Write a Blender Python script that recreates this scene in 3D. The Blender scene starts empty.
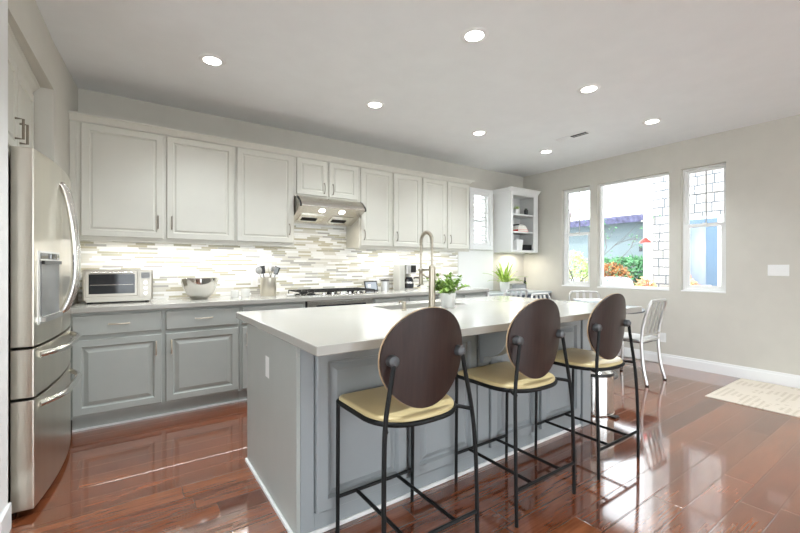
import bpy, bmesh, math, random
from mathutils import Vector, Matrix
R = math.radians
random.seed(7)
S = bpy.context.scene
COL = S.collection

# ------------------------------------------------------------------ camera, world, sun, exposure
TH = math.atan(570 / 393)
cam_d = bpy.data.cameras.new('camera'); cam = bpy.data.objects.new('camera', cam_d); COL.objects.link(cam)
cam.location = (0, 0, 1.22); cam.rotation_euler = (R(90), 0, TH - R(90))
cam_d.sensor_width = 36; cam_d.lens = 393 / 800 * 36; cam_d.clip_start = 0.02; cam_d.clip_end = 200
S.camera = cam
S.view_settings.view_transform = 'Standard'; S.view_settings.look = 'None'
S.view_settings.exposure = 1.12; S.view_settings.gamma = 1.0; S.view_settings.use_curve_mapping = False
W = bpy.data.worlds.new('world'); S.world = W; W.use_nodes = True
bg = W.node_tree.nodes['Background']; bg.inputs[0].default_value = (0.90, 0.95, 1.0, 1); bg.inputs[1].default_value = 2.7
sl = bpy.data.lights.new('sun', 'SUN'); sl.energy = 1.8; sl.angle = R(1.5); sl.color = (1, .96, .9)
so = bpy.data.objects.new('sun', sl); COL.objects.link(so)
so.rotation_euler = Vector((0.62, 0.25, -0.75)).to_track_quat('-Z', 'Y').to_euler()
CAN_W, UNDER_W, HOOD_W = 50.0, .85, .5      # lamp watts, added cans behind the camera included

# ------------------------------------------------------------------ materials
def nt(name):
    m = bpy.data.materials.new(name); m.use_nodes = True
    return m, m.node_tree, m.node_tree.nodes['Principled BSDF']
def lnk(t, a, b): t.links.new(a, b)
def mathn(t, op, a, b=None, c=None):
    n = t.nodes.new('ShaderNodeMath'); n.operation = op
    for i, v in enumerate((a, b, c)):
        if v is None: continue
        if isinstance(v, (int, float)): n.inputs[i].default_value = v
        else: lnk(t, v, n.inputs[i])
    return n.outputs[0]
def ramp(t, fac, stops, interp='LINEAR'):
    n = t.nodes.new('ShaderNodeValToRGB'); n.color_ramp.interpolation = interp
    e = n.color_ramp.elements
    while len(e) < len(stops): e.new(0.5)
    for i, (p, c) in enumerate(stops): e[i].position = p; e[i].color = (*c, 1)
    lnk(t, fac, n.inputs[0]); return n.outputs[0]
def noise(t, vec, scale, detail=3, rough=.5):
    n = t.nodes.new('ShaderNodeTexNoise'); n.inputs['Scale'].default_value = scale
    n.inputs['Detail'].default_value = detail; n.inputs['Roughness'].default_value = rough
    if vec is not None: lnk(t, vec, n.inputs['Vector'])
    return n.outputs['Fac']
def objco(t): return t.nodes.new('ShaderNodeTexCoord').outputs['Object']
def mapping(t, vec, scale=(1, 1, 1), loc=(0, 0, 0), rot=(0, 0, 0)):
    n = t.nodes.new('ShaderNodeMapping'); n.inputs['Scale'].default_value = scale
    n.inputs['Location'].default_value = loc; n.inputs['Rotation'].default_value = rot
    lnk(t, vec, n.inputs['Vector']); return n.outputs[0]
def bump(t, h, bs, strength=.2, dist=.01):
    n = t.nodes.new('ShaderNodeBump'); n.inputs['Strength'].default_value = strength; n.inputs['Distance'].default_value = dist
    lnk(t, h, n.inputs['Height']); lnk(t, n.outputs[0], bs.inputs['Normal'])
def mixc(t, fac, a, b, mode='MIX'):
    n = t.nodes.new('ShaderNodeMix'); n.data_type = 'RGBA'; n.blend_type = mode
    if isinstance(fac, (int, float)): n.inputs[0].default_value = fac
    else: lnk(t, fac, n.inputs[0])
    for i, v in ((6, a), (7, b)):
        if isinstance(v, tuple): n.inputs[i].default_value = (*v, 1)
        else: lnk(t, v, n.inputs[i])
    return n.outputs[2]
def simple(name, col, rough=.5, metal=0, var=.04, scale=6, spec=.5, coat=0, bmp=0, bscale=60, trans=0, ior=1.45, stretch=(1, 1, 1)):
    m, t, b = nt(name)
    v = mapping(t, objco(t), stretch)
    f = noise(t, v, scale)
    lo = tuple(c * (1 - var) for c in col); hi = tuple(min(1, c * (1 + var)) for c in col)
    lnk(t, ramp(t, f, [(.3, lo), (.7, hi)]), b.inputs['Base Color'])
    b.inputs['Roughness'].default_value = rough; b.inputs['Metallic'].default_value = metal
    b.inputs['Specular IOR Level'].default_value = spec; b.inputs['Coat Weight'].default_value = coat
    b.inputs['Coat Roughness'].default_value = .08
    b.inputs['Transmission Weight'].default_value = trans; b.inputs['IOR'].default_value = ior
    if bmp: bump(t, noise(t, v, bscale), b, bmp, .003)
    return m
def emit(name, col, st):
    m, t, b = nt(name); b.inputs['Emission Color'].default_value = (*col, 1); b.inputs['Emission Strength'].default_value = st
    b.inputs['Base Color'].default_value = (*col, 1); return m
def cells(t, u, v, w, h, jit=1.0):
    """running rows of tiles: returns (random per tile, second random, edge mask 0..1 = joint)"""
    r = mathn(t, 'DIVIDE', v, h); row = mathn(t, 'FLOOR', r)
    wn = t.nodes.new('ShaderNodeTexWhiteNoise'); wn.noise_dimensions = '1D'; lnk(t, row, wn.inputs['W'])
    off = mathn(t, 'MULTIPLY', wn.outputs['Value'], jit * 7.31)
    lenv = mathn(t, 'ADD', mathn(t, 'DIVIDE', u, w), off)
    colu = mathn(t, 'FLOOR', lenv)
    cx = t.nodes.new('ShaderNodeCombineXYZ'); lnk(t, colu, cx.inputs[0]); lnk(t, row, cx.inputs[1])
    w2 = t.nodes.new('ShaderNodeTexWhiteNoise'); w2.noise_dimensions = '2D'; lnk(t, cx.outputs[0], w2.inputs['Vector'])
    fu = mathn(t, 'FRACT', lenv); fv = mathn(t, 'FRACT', r)
    eu = mathn(t, 'MULTIPLY', mathn(t, 'MINIMUM', fu, mathn(t, 'SUBTRACT', 1, fu)), w)
    ev = mathn(t, 'MULTIPLY', mathn(t, 'MINIMUM', fv, mathn(t, 'SUBTRACT', 1, fv)), h)
    return w2.outputs['Value'], w2.outputs['Color'], mathn(t, 'MINIMUM', eu, ev)
def sep(t, v):
    n = t.nodes.new('ShaderNodeSeparateXYZ'); lnk(t, v, n.inputs[0]); return n.outputs

M = {}
M['wall'] = simple('wall_paint', (.58, .555, .495), .85, var=.02, bmp=.06, bscale=90)
M['ceiling'] = simple('ceiling_paint', (.80, .81, .81), .9, var=.015, bmp=.06, bscale=80)
M['white_wall'] = simple('white_paint', (.80, .80, .78), .5, var=.01)
M['trim'] = simple('trim_paint', (.82, .82, .81), .4, var=.01)
M['cream'] = simple('cream_cabinet_paint', (.62, .605, .54), .38, var=.015)
M['shelf_white'] = simple('shelf_white_paint', (.76, .76, .74), .4, var=.01)
M['grey_cab'] = simple('grey_green_cabinet_paint', (.40, .42, .395), .38, var=.02)
M['isle'] = simple('island_grey_paint', (.31, .335, .345), .4, var=.02)
M['quartz'] = simple('white_quartz', (.40, .388, .352), .16, var=.025, scale=3, spec=.5)
M['steel'] = simple('brushed_steel', (.68, .64, .555), .28, 1, var=.05, scale=8, stretch=(1, 1, .04))
M['steel_h'] = simple('brushed_steel_horizontal', (.64, .61, .56), .22, 1, var=.05, scale=8, stretch=(.05, 1, 1))
M['chrome'] = simple('polished_steel', (.78, .77, .74), .12, 1, var=.02)
M['nickel'] = simple('satin_nickel', (.42, .375, .30), .3, 1, var=.03)
M['pull'] = simple('pull_metal', (.26, .225, .18), .33, 1, var=.05)
M['pull_bright'] = simple('bright_pull_metal', (.66, .61, .52), .32, 1, var=.03)
M['alu'] = simple('brushed_aluminium', (.72, .72, .71), .3, 1, var=.03)
M['black'] = simple('black_powder_coat', (.010, .0105, .0105), .5, var=.1, spec=.25)
M['black_pl'] = simple('black_plastic', (.02, .02, .02), .3, var=.1)
M['rubber'] = simple('dark_rubber', (.012, .012, .012), .8)
M['darkglass'] = simple('dark_glass', (.02, .022, .026), .05, spec=.7)
M['white_cer'] = simple('white_ceramic', (.82, .82, .79), .25, var=.01)
M['white_pl'] = simple('white_plastic', (.83, .83, .81), .4, var=.01)
M['rim'] = simple('plywood_edge', (.50, .36, .22), .5, var=.15, scale=40)
M['navy'] = simple('navy_desk_paint', (.075, .10, .14), .4, var=.05)
M['blue_top'] = simple('pale_blue_desktop', (.45, .49, .50), .35, var=.03)
M['tabletop'] = simple('grey_tabletop', (.50, .54, .58), .12, var=.03)
M['graytrim'] = simple('dark_edge_band', (.03, .035, .05), .35)
M['pedestal'] = simple('grey_pedestal', (.30, .295, .28), .45, var=.04)
M['red'] = simple('red_plastic', (.75, .03, .02), .35)
M['shade_grey'] = simple('grey_card', (.35, .36, .37), .6)
M['soil'] = simple('soil', (.03, .02, .012), .95, var=.4, scale=80)
M['paper'] = simple('page_paper', (.8, .78, .70), .8, var=.05, scale=80)
M['lamp'] = emit('lamp_lens', (1, .97, .90), 9.0)
M['lamp_s'] = emit('lamp_strip', (1, .96, .88), 6.0)

def leafmat(name, a, b, rough=.5, trans=.0):
    m, t, bs = nt(name)
    oi = t.nodes.new('ShaderNodeNewGeometry')
    f = mathn(t, 'ADD', mathn(t, 'MULTIPLY', oi.outputs['Random Per Island'], .8), mathn(t, 'MULTIPLY', noise(t, objco(t), 40), .2))
    lnk(t, ramp(t, f, [(.05, a), (.9, b)]), bs.inputs['Base Color']); bs.inputs['Roughness'].default_value = rough
    if trans: bs.inputs['Subsurface Weight'].default_value = 0
    return m
M['leaf'] = leafmat('plant_leaves', (.07, .19, .02), (.34, .50, .10))
M['fern'] = leafmat('fern_leaves', (.22, .42, .03), (.55, .68, .16))
M['hedge'] = leafmat('hedge_leaves', (.02, .10, .03), (.10, .30, .12))
M['lime'] = leafmat('lime_leaves', (.30, .42, .12), (.75, .78, .45))
M['orange'] = leafmat('orange_leaves', (.12, .09, .03), (.55, .20, .05))
M['pinkl'] = leafmat('pink_flowers', (.62, .16, .14), (.66, .58, .24))
M['purple'] = leafmat('purple_leaves', (.06, .03, .10), (.25, .16, .32))
M['bark'] = simple('bark', (.10, .075, .06), .9, var=.3, scale=30)
M['grass'] = simple('lawn_and_path', (.70, .70, .68), .9, var=.15, scale=5)

# glossy plank floor
m, t, b = nt('jatoba_planks'); M['floor'] = m
o = objco(t); s = sep(t, o)
rv, rc, edge = cells(t, s[0], mathn(t, 'SUBTRACT', s[1], .542), 1.5, .139)
rs = sep(t, rc)
shift = t.nodes.new('ShaderNodeCombineXYZ'); lnk(t, mathn(t, 'MULTIPLY', rs[1], 40), shift.inputs[0]); lnk(t, mathn(t, 'MULTIPLY', rs[2], 40), shift.inputs[1])
va = t.nodes.new('ShaderNodeVectorMath'); lnk(t, o, va.inputs[0]); lnk(t, shift.outputs[0], va.inputs[1])
grain = noise(t, mapping(t, va.outputs[0], (1.6, 30, 1)), 3.0, 3, .5)
figure = noise(t, mapping(t, va.outputs[0], (1.3, 7, 1)), 1.6, 4, .6)
base = ramp(t, rv, [(0, (.15, .042, .020)), (.25, (.26, .082, .032)), (.5, (.19, .058, .028)), (.72, (.34, .115, .045)), (1, (.12, .036, .020))])
g = ramp(t, grain, [(.28, (.70, .66, .64)), (.62, (1.02, 1.02, 1.0))])
f2 = ramp(t, figure, [(.36, (.68, .63, .60)), (.6, (1.08, 1.06, 1.03))])
c1 = mixc(t, 1.0, mixc(t, 1.0, base, g, 'MULTIPLY'), f2, 'MULTIPLY')
joint = mathn(t, 'LESS_THAN', edge, .0017)
lnk(t, mixc(t, joint, c1, (.07, .035, .022)), b.inputs['Base Color'])
hgt = mathn(t, 'ADD', mathn(t, 'MINIMUM', mathn(t, 'MULTIPLY', edge, 180), 1.0), mathn(t, 'MULTIPLY', noise(t, mapping(t, va.outputs[0], (1, 5, 1)), 3, 2), .010))
bump(t, hgt, b, .38, .0035)
lnk(t, mathn(t, 'ADD', .07, mathn(t, 'MULTIPLY', grain, .06)), b.inputs['Roughness'])
b.inputs['Specular IOR Level'].default_value = .8; b.inputs['Coat Weight'].default_value = 1.0; b.inputs['Coat Roughness'].default_value = .06

# mosaic strip backsplash
m, t, b = nt('mosaic_strips'); M['mosaic'] = m
s = sep(t, objco(t))
rv, rc, edge = cells(t, s[0], s[2], .15, .0205)
col = ramp(t, rv, [(0, (.86, .86, .83)), (.22, (.78, .77, .71)), (.36, (.68, .66, .58)), (.52, (.47, .45, .34)), (.62, (.84, .84, .82)), (.78, (.42, .41, .37)), (.88, (.50, .46, .33))], 'CONSTANT')
lnk(t, mixc(t, mathn(t, 'LESS_THAN', edge, .0011), col, (.72, .71, .67)), b.inputs['Base Color'])
bump(t, mathn(t, 'MINIMUM', mathn(t, 'MULTIPLY', edge, 500), 1.0), b, .3, .002)
lnk(t, mathn(t, 'ADD', .12, mathn(t, 'MULTIPLY', rv, .25)), b.inputs['Roughness'])

# shingle wall outside
m, t, b = nt('white_shingles'); M['shingle'] = m
s = sep(t, objco(t))
wob = mathn(t, 'MULTIPLY', noise(t, mapping(t, objco(t), (1, 6, .6)), 2.0, 2), .05)
rv, rc, edge = cells(t, s[1], mathn(t, 'ADD', s[2], wob), .26, .165)
col = ramp(t, rv, [(0, (.36, .34, .31)), (.5, (.44, .425, .40)), (1, (.33, .325, .32))])
lnk(t, mixc(t, mathn(t, 'LESS_THAN', edge, .008), col, (.05, .065, .09)), b.inputs['Base Color']); b.inputs['Roughness'].default_value = .8

# stool shells: dark stained veneer
m, t, b = nt('dark_walnut_veneer'); M['walnut'] = m
g = noise(t, mapping(t, objco(t), (30, 30, 2.0)), 2.0, 5, .6)
lnk(t, ramp(t, g, [(.3, (.020, .009, .007)), (.7, (.038, .019, .015))]), b.inputs['Base Color'])
b.inputs['Roughness'].default_value = .36; b.inputs['Specular IOR Level'].default_value = .35; b.inputs['Coat Weight'].default_value = .12; b.inputs['Coat Roughness'].default_value = .2
M['seat'] = simple('tan_seat_vinyl', (.62, .50, .26), .3, var=.07, scale=5)

# rug
m, t, b = nt('flatweave_rug'); M['rug'] = m
o = objco(t); s = sep(t, o)
u = mathn(t, 'ABSOLUTE', mathn(t, 'SUBTRACT', mathn(t, 'FRACT', mathn(t, 'MULTIPLY', s[0], 22)), .5))
v = mathn(t, 'ABSOLUTE', mathn(t, 'SUBTRACT', mathn(t, 'FRACT', mathn(t, 'MULTIPLY', s[1], 22)), .5))
d = mathn(t, 'GREATER_THAN', mathn(t, 'ADD', u, v), .58)
msk = mathn(t, 'MULTIPLY', d, mathn(t, 'GREATER_THAN', noise(t, o, 5, 3), .5))
lnk(t, mixc(t, msk, (.62, .55, .46), (.48, .41, .32)), b.inputs['Base Color']); b.inputs['Roughness'].default_value = .95
bump(t, noise(t, o, 300), b, .3, .003)

# architectural glass
m, t, b = nt('window_glass'); M['glass'] = m
t.nodes.remove(b); out = t.nodes['Material Output']
tr = t.nodes.new('ShaderNodeBsdfTransparent'); tr.inputs[0].default_value = (.97, .98, .98, 1)
gl = t.nodes.new('ShaderNodeBsdfGlossy'); gl.inputs['Roughness'].default_value = .02
fr = t.nodes.new('ShaderNodeFresnel'); fr.inputs[0].default_value = 1.3
ms = t.nodes.new('ShaderNodeMixShader'); lnk(t, fr.outputs[0], ms.inputs[0]); lnk(t, tr.outputs[0], ms.inputs[1]); lnk(t, gl.outputs[0], ms.inputs[2]); lnk(t, ms.outputs[0], out.inputs[0])

# ------------------------------------------------------------------ mesh helpers
class MB:
    def __init__(s): s.b = bmesh.new(); s.sm = False
    def box(s, x0, x1, y0, y1, z0, z1):
        vs = [s.b.verts.new(p) for p in ((x0, y0, z0), (x1, y0, z0), (x1, y1, z0), (x0, y1, z0), (x0, y0, z1), (x1, y0, z1), (x1, y1, z1), (x0, y1, z1))]
        for f in ((3, 2, 1, 0), (4, 5, 6, 7), (0, 1, 5, 4), (1, 2, 6, 5), (2, 3, 7, 6), (3, 0, 4, 7)): s.b.faces.new([vs[i] for i in f])
        return s
    def poly(s, pts, off):
        """prism from planar polygon, extruded by vector off"""
        off = Vector(off); a = [s.b.verts.new(p) for p in pts]; c = [s.b.verts.new(Vector(p) + off) for p in pts]
        n = len(pts); s.b.faces.new(a[::-1]); s.b.faces.new(c)
        for i in range(n): s.b.faces.new((a[i], a[(i + 1) % n], c[(i + 1) % n], c[i]))
        return s
    def tube(s, pts, r, n=10, closed=False, cap=True):
        pts = [Vector(p) for p in pts]; s.sm = True; N = len(pts); rings = []
        up = None
        for i, p in enumerate(pts):
            if closed: d = pts[(i + 1) % N] - pts[i - 1]
            else: d = pts[min(i + 1, N - 1)] - pts[max(i - 1, 0)]
            d.normalize()
            if up is None:
                up = Vector((0, 0, 1)) if abs(d.z) < .9 else Vector((1, 0, 0))
            a = (up - d * up.dot(d)); a.normalize(); up = a; c = d.cross(a)
            rr = r[i] if isinstance(r, (list, tuple)) else r
            rings.append([s.b.verts.new(p + (a * math.cos(2 * math.pi * k / n) + c * math.sin(2 * math.pi * k / n)) * rr) for k in range(n)])
        for i in range(N if closed else N - 1):
            A, B = rings[i], rings[(i + 1) % N]
            for k in range(n): s.b.faces.new((A[k], A[(k + 1) % n], B[(k + 1) % n], B[k]))
        if cap and not closed: s.b.faces.new(rings[0][::-1]); s.b.faces.new(rings[-1])
        return s
    def lathe(s, prof, n=32, c=(0, 0, 0)):
        s.sm = True; rings = []
        for r, z in prof:
            rings.append([s.b.verts.new((c[0] + max(r, .0004) * math.cos(2 * math.pi * k / n), c[1] + max(r, .0004) * math.sin(2 * math.pi * k / n), c[2] + z)) for k in range(n)])
        for A, B in zip(rings, rings[1:]):
            for k in range(n): s.b.faces.new((A[k], A[(k + 1) % n], B[(k + 1) % n], B[k]))
        if prof[0] == prof[-1]: return s
        if prof[0][0] > .0005: s.b.faces.new(rings[0][::-1])
        if prof[-1][0] > .0005: s.b.faces.new(rings[-1])
        return s
    def rings(s, loops, capend=True):
        L = [[s.b.verts.new(p) for p in lp] for lp in loops]; n = len(L[0])
        for A, B in zip(L, L[1:]):
            for k in range(n): s.b.faces.new((A[k], A[(k + 1) % n], B[(k + 1) % n], B[k]))
        s.b.faces.new(L[0][::-1])
        if capend: s.b.faces.new(L[-1])
        return s
    def quad(s, p): s.b.faces.new([s.b.verts.new(q) for q in p]); return s
    def build(s, name, mat, parent=None, bevel=0, subsurf=0, smooth=None, **tags):
        bmesh.ops.recalc_face_normals(s.b, faces=s.b.faces[:]) if len(s.b.faces) < 60000 else None
        me = bpy.data.meshes.new(name); s.b.to_mesh(me); s.b.free()
        me.materials.append(M[mat] if isinstance(mat, str) else mat)
        sm = s.sm if smooth is None else smooth
        o = bpy.data.objects.new(name, me); COL.objects.link(o)
        if parent: o.parent = parent
        if sm:
            me.polygons.foreach_set('use_smooth', [True] * len(me.polygons))
            me.set_sharp_from_angle(angle=R(40))
        if bevel:
            b = o.modifiers.new('b', 'BEVEL'); b.width = bevel; b.segments = 2; b.limit_method = 'ANGLE'; b.angle_limit = R(40)
        if subsurf:
            b = o.modifiers.new('s', 'SUBSURF'); b.levels = b.render_levels = subsurf
        for k, v in tags.items(): o[k] = v
        return o
def tag(o, label, cat, group=None):
    o['label'] = label; o['category'] = cat
    if group: o['group'] = group
    return o
def thing(name, label, cat, loc=(0, 0, 0), rz=0, group=None):
    o = bpy.data.objects.new(name, None); COL.objects.link(o); o.location = loc; o.rotation_euler = (0, 0, rz); o.empty_display_size = .1
    return tag(o, label, cat, group)
def struct(o): o['kind'] = 'structure'; return o
def dup(o, parent=None):
    c = o.copy(); COL.objects.link(c)
    if parent is not None: c.parent = parent
    for ch in list(o.children): dup(ch, c)
    return c
def arc(c, r, a0, a1, n, ax='xz'):
    out = []
    for i in range(n + 1):
        a = R(a0 + (a1 - a0) * i / n); u, v = r * math.cos(a), r * math.sin(a)
        out.append({'xz': (c[0] + u, c[1], c[2] + v), 'yz': (c[0], c[1] + u, c[2] + v), 'xy': (c[0] + u, c[1] + v, c[2])}[ax])
    return out
def smoothpath(pts, k=6):
    P = [Vector(p) for p in pts]; out = []
    for i in range(len(P) - 1):
        p0, p1, p2, p3 = P[max(i - 1, 0)], P[i], P[i + 1], P[min(i + 2, len(P) - 1)]
        for j in range(k):
            u = j / k
            out.append(.5 * ((2 * p1) + (p2 - p0) * u + (2 * p0 - 5 * p1 + 4 * p2 - p3) * u * u + (3 * p1 - p0 - 3 * p2 + p3) * u ** 3))
    out.append(P[-1]); return out
def arealight(name, parent, loc, size, energy, sizey=None, spread=180, col=(1, .95, .87), rot=(0, 0, 0)):
    l = bpy.data.lights.new(name, 'AREA'); l.energy = energy; l.color = col; l.spread = R(spread)
    if sizey: l.shape = 'RECTANGLE'; l.size = size; l.size_y = sizey
    else: l.shape = 'DISK'; l.size = size
    o = bpy.data.objects.new(name, l); COL.objects.link(o); o.parent = parent; o.location = loc; o.rotation_euler = rot
    return o

# ------------------------------------------------------------------ setting: room shell
XR, YB, ZC = 5.52, 4.31, 2.74
YF = -4.2                       # wall behind the camera
XL = -3.2                       # the room opens to the left behind the fridge wall
struct(MB().box(XL, XR, YF, YB, -.1, 0).build('floor', 'floor'))
struct(MB().box(XL - .2, XR + .2, YF - .2, YB + .2, ZC, ZC + .25).build('ceiling', 'ceiling'))

# back wall with the shuttered window opening
SH = (4.27, 4.70, 1.52, 2.38)
wb = MB()
wb.box(-1.3, SH[0], YB, YB + .16, 0, ZC); wb.box(SH[1], XR + .16, YB, YB + .16, 0, ZC)
wb.box(SH[0], SH[1], YB, YB + .16, 0, SH[2]); wb.box(SH[0], SH[1], YB, YB + .16, SH[3], ZC)
struct(wb.build('wall_back', 'wall'))
# right wall with three windows
WY = [(3.14, 3.59), (2.12, 3.03), (1.556, 1.993)]
Z0, Z1 = .93, 2.40
wr = MB(); y = YF
for a, bb in sorted(WY):
    wr.box(XR, XR + .16, y, a, 0, ZC); wr.box(XR, XR + .16, a, bb, 0, Z0); wr.box(XR, XR + .16, a, bb, Z1, ZC); y = bb
wr.box(XR, XR + .16, y, YB, 0, ZC)
struct(wr.build('wall_right', 'wall'))
# left wall: header and slightly skewed pier beside the fridge, alcove behind
wl = MB()
wl.poly([(-.42, 3.53, 0), (-.358, YB, 0), (-1.3, YB, 0), (-1.3, 3.53, 0)], (0, 0, ZC))
wl.poly([(-.462, 2.53, 2.42), (-.42, 3.53, 2.42), (-1.3, 3.53, 2.42), (-1.3, 2.53, 2.42)], (0, 0, ZC - 2.42))
wl.box(-1.46, -1.3, 2.40, YB, 0, ZC)
struct(wl.build('wall_left', 'wall'))
pier = MB().poly([(-.470, 2.42, 0), (-.462, 2.53, 0), (-1.3, 2.53, 0), (-1.3, 2.42, 0)], (0, 0, ZC))
struct(pier.build('trim_1', 'trim'))
wf = MB(); wf.box(XL, -1.3, 2.40, 2.56, 0, ZC); wf.box(XL - .16, XL, YF, -3.4, 0, ZC); wf.box(XL - .16, XL, 1.2, 2.56, 0, ZC); wf.box(XL - .16, XL, -3.4, 1.2, 2.5, ZC)
struct(wf.build('wall_hall', 'wall'))
# wall behind the camera, unseen; wide glazed openings added to let in fill daylight
fill_open = [(-.3, 2.4), (2.6, 5.3)]
wk = MB(); x = XL
for a, bb in fill_open:
    wk.box(x, a, YF - .16, YF, 0, ZC); wk.box(a, bb, YF - .16, YF, 2.62, ZC); x = bb
wk.box(x, XR + .16, YF - .16, YF, 0, ZC)
struct(wk.build('wall_front', 'wall'))
for i, (a, bb) in enumerate(fill_open):
    d_ = MB(); 
    for q in (a, (a + bb) / 2 - .03, bb - .06): d_.box(q, q + .06, YF - .11, YF - .05, 0, 2.62)
    d_.box(a, bb, YF - .11, YF - .05, 0, .07); d_.box(a, bb, YF - .11, YF - .05, 2.56, 2.62)
    do = struct(d_.build('door_%d' % (i + 1), 'trim'))
    MB().box(a + .06, bb - .06, YF - .085, YF - .08, .07, 2.56).build('pane', 'glass', do)
d_ = MB()  # unseen glazing added in the hall wall, lets more daylight onto the ceiling
for q in (-3.4, -1.13, 1.14): d_.box(XL - .11, XL - .05, q, q + .06, 0, 2.5)
d_.box(XL - .11, XL - .05, -3.4, 1.2, 0, .07); d_.box(XL - .11, XL - .05, -3.4, 1.2, 2.44, 2.5)
do = struct(d_.build('door_3', 'trim')); MB().box(XL - .085, XL - .08, -3.34, 1.14, .07, 2.44).build('pane', 'glass', do)
# baseboards
def baseb(name, pts):
    m_ = MB()
    for (x0, x1, y0, y1, zt) in pts: m_.box(x0, x1, y0, y1, 0, zt)
    return struct(m_.build(name, 'trim'))
baseb('baseboard_right', [(XR - .015, XR, YF, 3.66, .105), (XR - .009, XR, YF, 3.66, .13)])
baseb('baseboard_left', [(-.50, -.452, 2.36, 2.542, .12)])

# windows in the right wall
def sash(m_, y0, y1, z0, z1, x0, x1, w):
    m_.box(x0, x1, y0, y0 + w, z0, z1); m_.box(x0, x1, y1 - w, y1, z0, z1)
    m_.box(x0, x1, y0 + w, y1 - w, z0, z0 + w); m_.box(x0, x1, y0 + w, y1 - w, z1 - w, z1)
for i, (a, bb) in enumerate(WY):
    fr_ = MB(); sash(fr_, a + .001, bb - .001, Z0 + .001, Z1 - .001, XR + .06, XR + .14, .022)
    wo = struct(fr_.build('window_%d' % (i + 1), 'white_pl', bevel=.002))
    MB().box(XR - .004, XR + .12, a, bb, Z0 - .012, Z0 + .004).build('sill', 'trim', wo, bevel=.002)
    if i == 1:
        MB().box(XR + .10, XR + .104, a + .022, bb - .022, Z0 + .022, Z1 - .022).build('pane', 'glass', wo)
    else:
        zm = 1.70
        lo = MB(); sash(lo, a + .022, bb - .022, Z0 + .022, zm + .03, XR + .065, XR + .095, .042)
        s1 = lo.build('lower_sash', 'white_pl', wo, bevel=.002)
        MB().box(XR + .078, XR + .082, a + .06, bb - .06, Z0 + .06, zm - .01).build('pane', 'glass', s1)
        hi = MB(); sash(hi, a + .022, bb - .022, zm, Z1 - .022, XR + .10, XR + .13, .026)
        s2 = hi.build('upper_sash', 'white_pl', wo, bevel=.002)
        MB().box(XR + .113, XR + .117, a + .045, bb - .045, zm + .02, Z1 - .045).build('pane', 'glass', s2)
        gz = 2.09
        MB().box(XR + .108, XR + .112, (a + bb) / 2 - .006, (a + bb) / 2 + .006, zm + .02, Z1 - .045).box(XR + .108, XR + .112, a + .045, bb - .045, gz - .005, gz + .005).build('muntins', 'shade_grey', s2)
        MB().box(XR + .055, XR + .066, (a + bb) / 2 - .02, (a + bb) / 2 + .02, zm + .02, zm + .034).build('sash_lock', 'white_pl', s1)

# shuttered window in the back wall
fr_ = MB()
def shut_fr(m_, x0, x1, z0, z1, y0, y1, w):
    m_.box(x0, x0 + w, y0, y1, z0, z1); m_.box(x1 - w, x1, y0, y1, z0, z1); m_.box(x0 + w, x1 - w, y0, y1, z0, z0 + w); m_.box(x0 + w, x1 - w, y0, y1, z1 - w, z1)
shut_fr(fr_, SH[0] - .04, SH[1] + .04, SH[2] - .04, SH[3] + .04, YB - .03, YB, .06)
wo = struct(fr_.build('window_4', 'trim', bevel=.003))
m_ = MB(); shut_fr(m_, SH[0] + .021, SH[1] - .021, SH[2] + .021, SH[3] - .021, YB - .02, YB + .012, .045); sp = m_.build('shutter_panel', 'trim', wo, bevel=.002)
m_ = MB(); n_ = 10; zz0, zz1 = SH[2] + .075, SH[3] - .075
for k in range(n_):
    z = zz0 + (zz1 - zz0) * (k + .5) / n_
    m_.poly([(SH[0] + .067, YB - .028, z - .016), (SH[0] + .067, YB + .03, z + .006), (SH[0] + .067, YB + .03, z + .015), (SH[0] + .067, YB - .028, z - .007)], (SH[1] - SH[0] - .134, 0, 0))
m_.build('louvers', 'trim', sp)
MB().box((SH[0] + SH[1]) / 2 - .005, (SH[0] + SH[1]) / 2 + .005, YB - .038, YB - .029, zz0, zz1).build('tilt_rod', 'trim', sp)
m_ = MB(); shut_fr(m_, SH[0], SH[1], SH[2], SH[3], YB + .08, YB + .13, .03); m_.box(SH[0], SH[1], YB + .085, YB + .125, 1.92, 1.96); m_.build('frame', 'white_pl', wo)
MB().box(SH[0] + .03, SH[1] - .03, YB + .1, YB + .104, SH[2] + .03, SH[3] - .03).build('pane', 'glass', wo)

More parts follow.
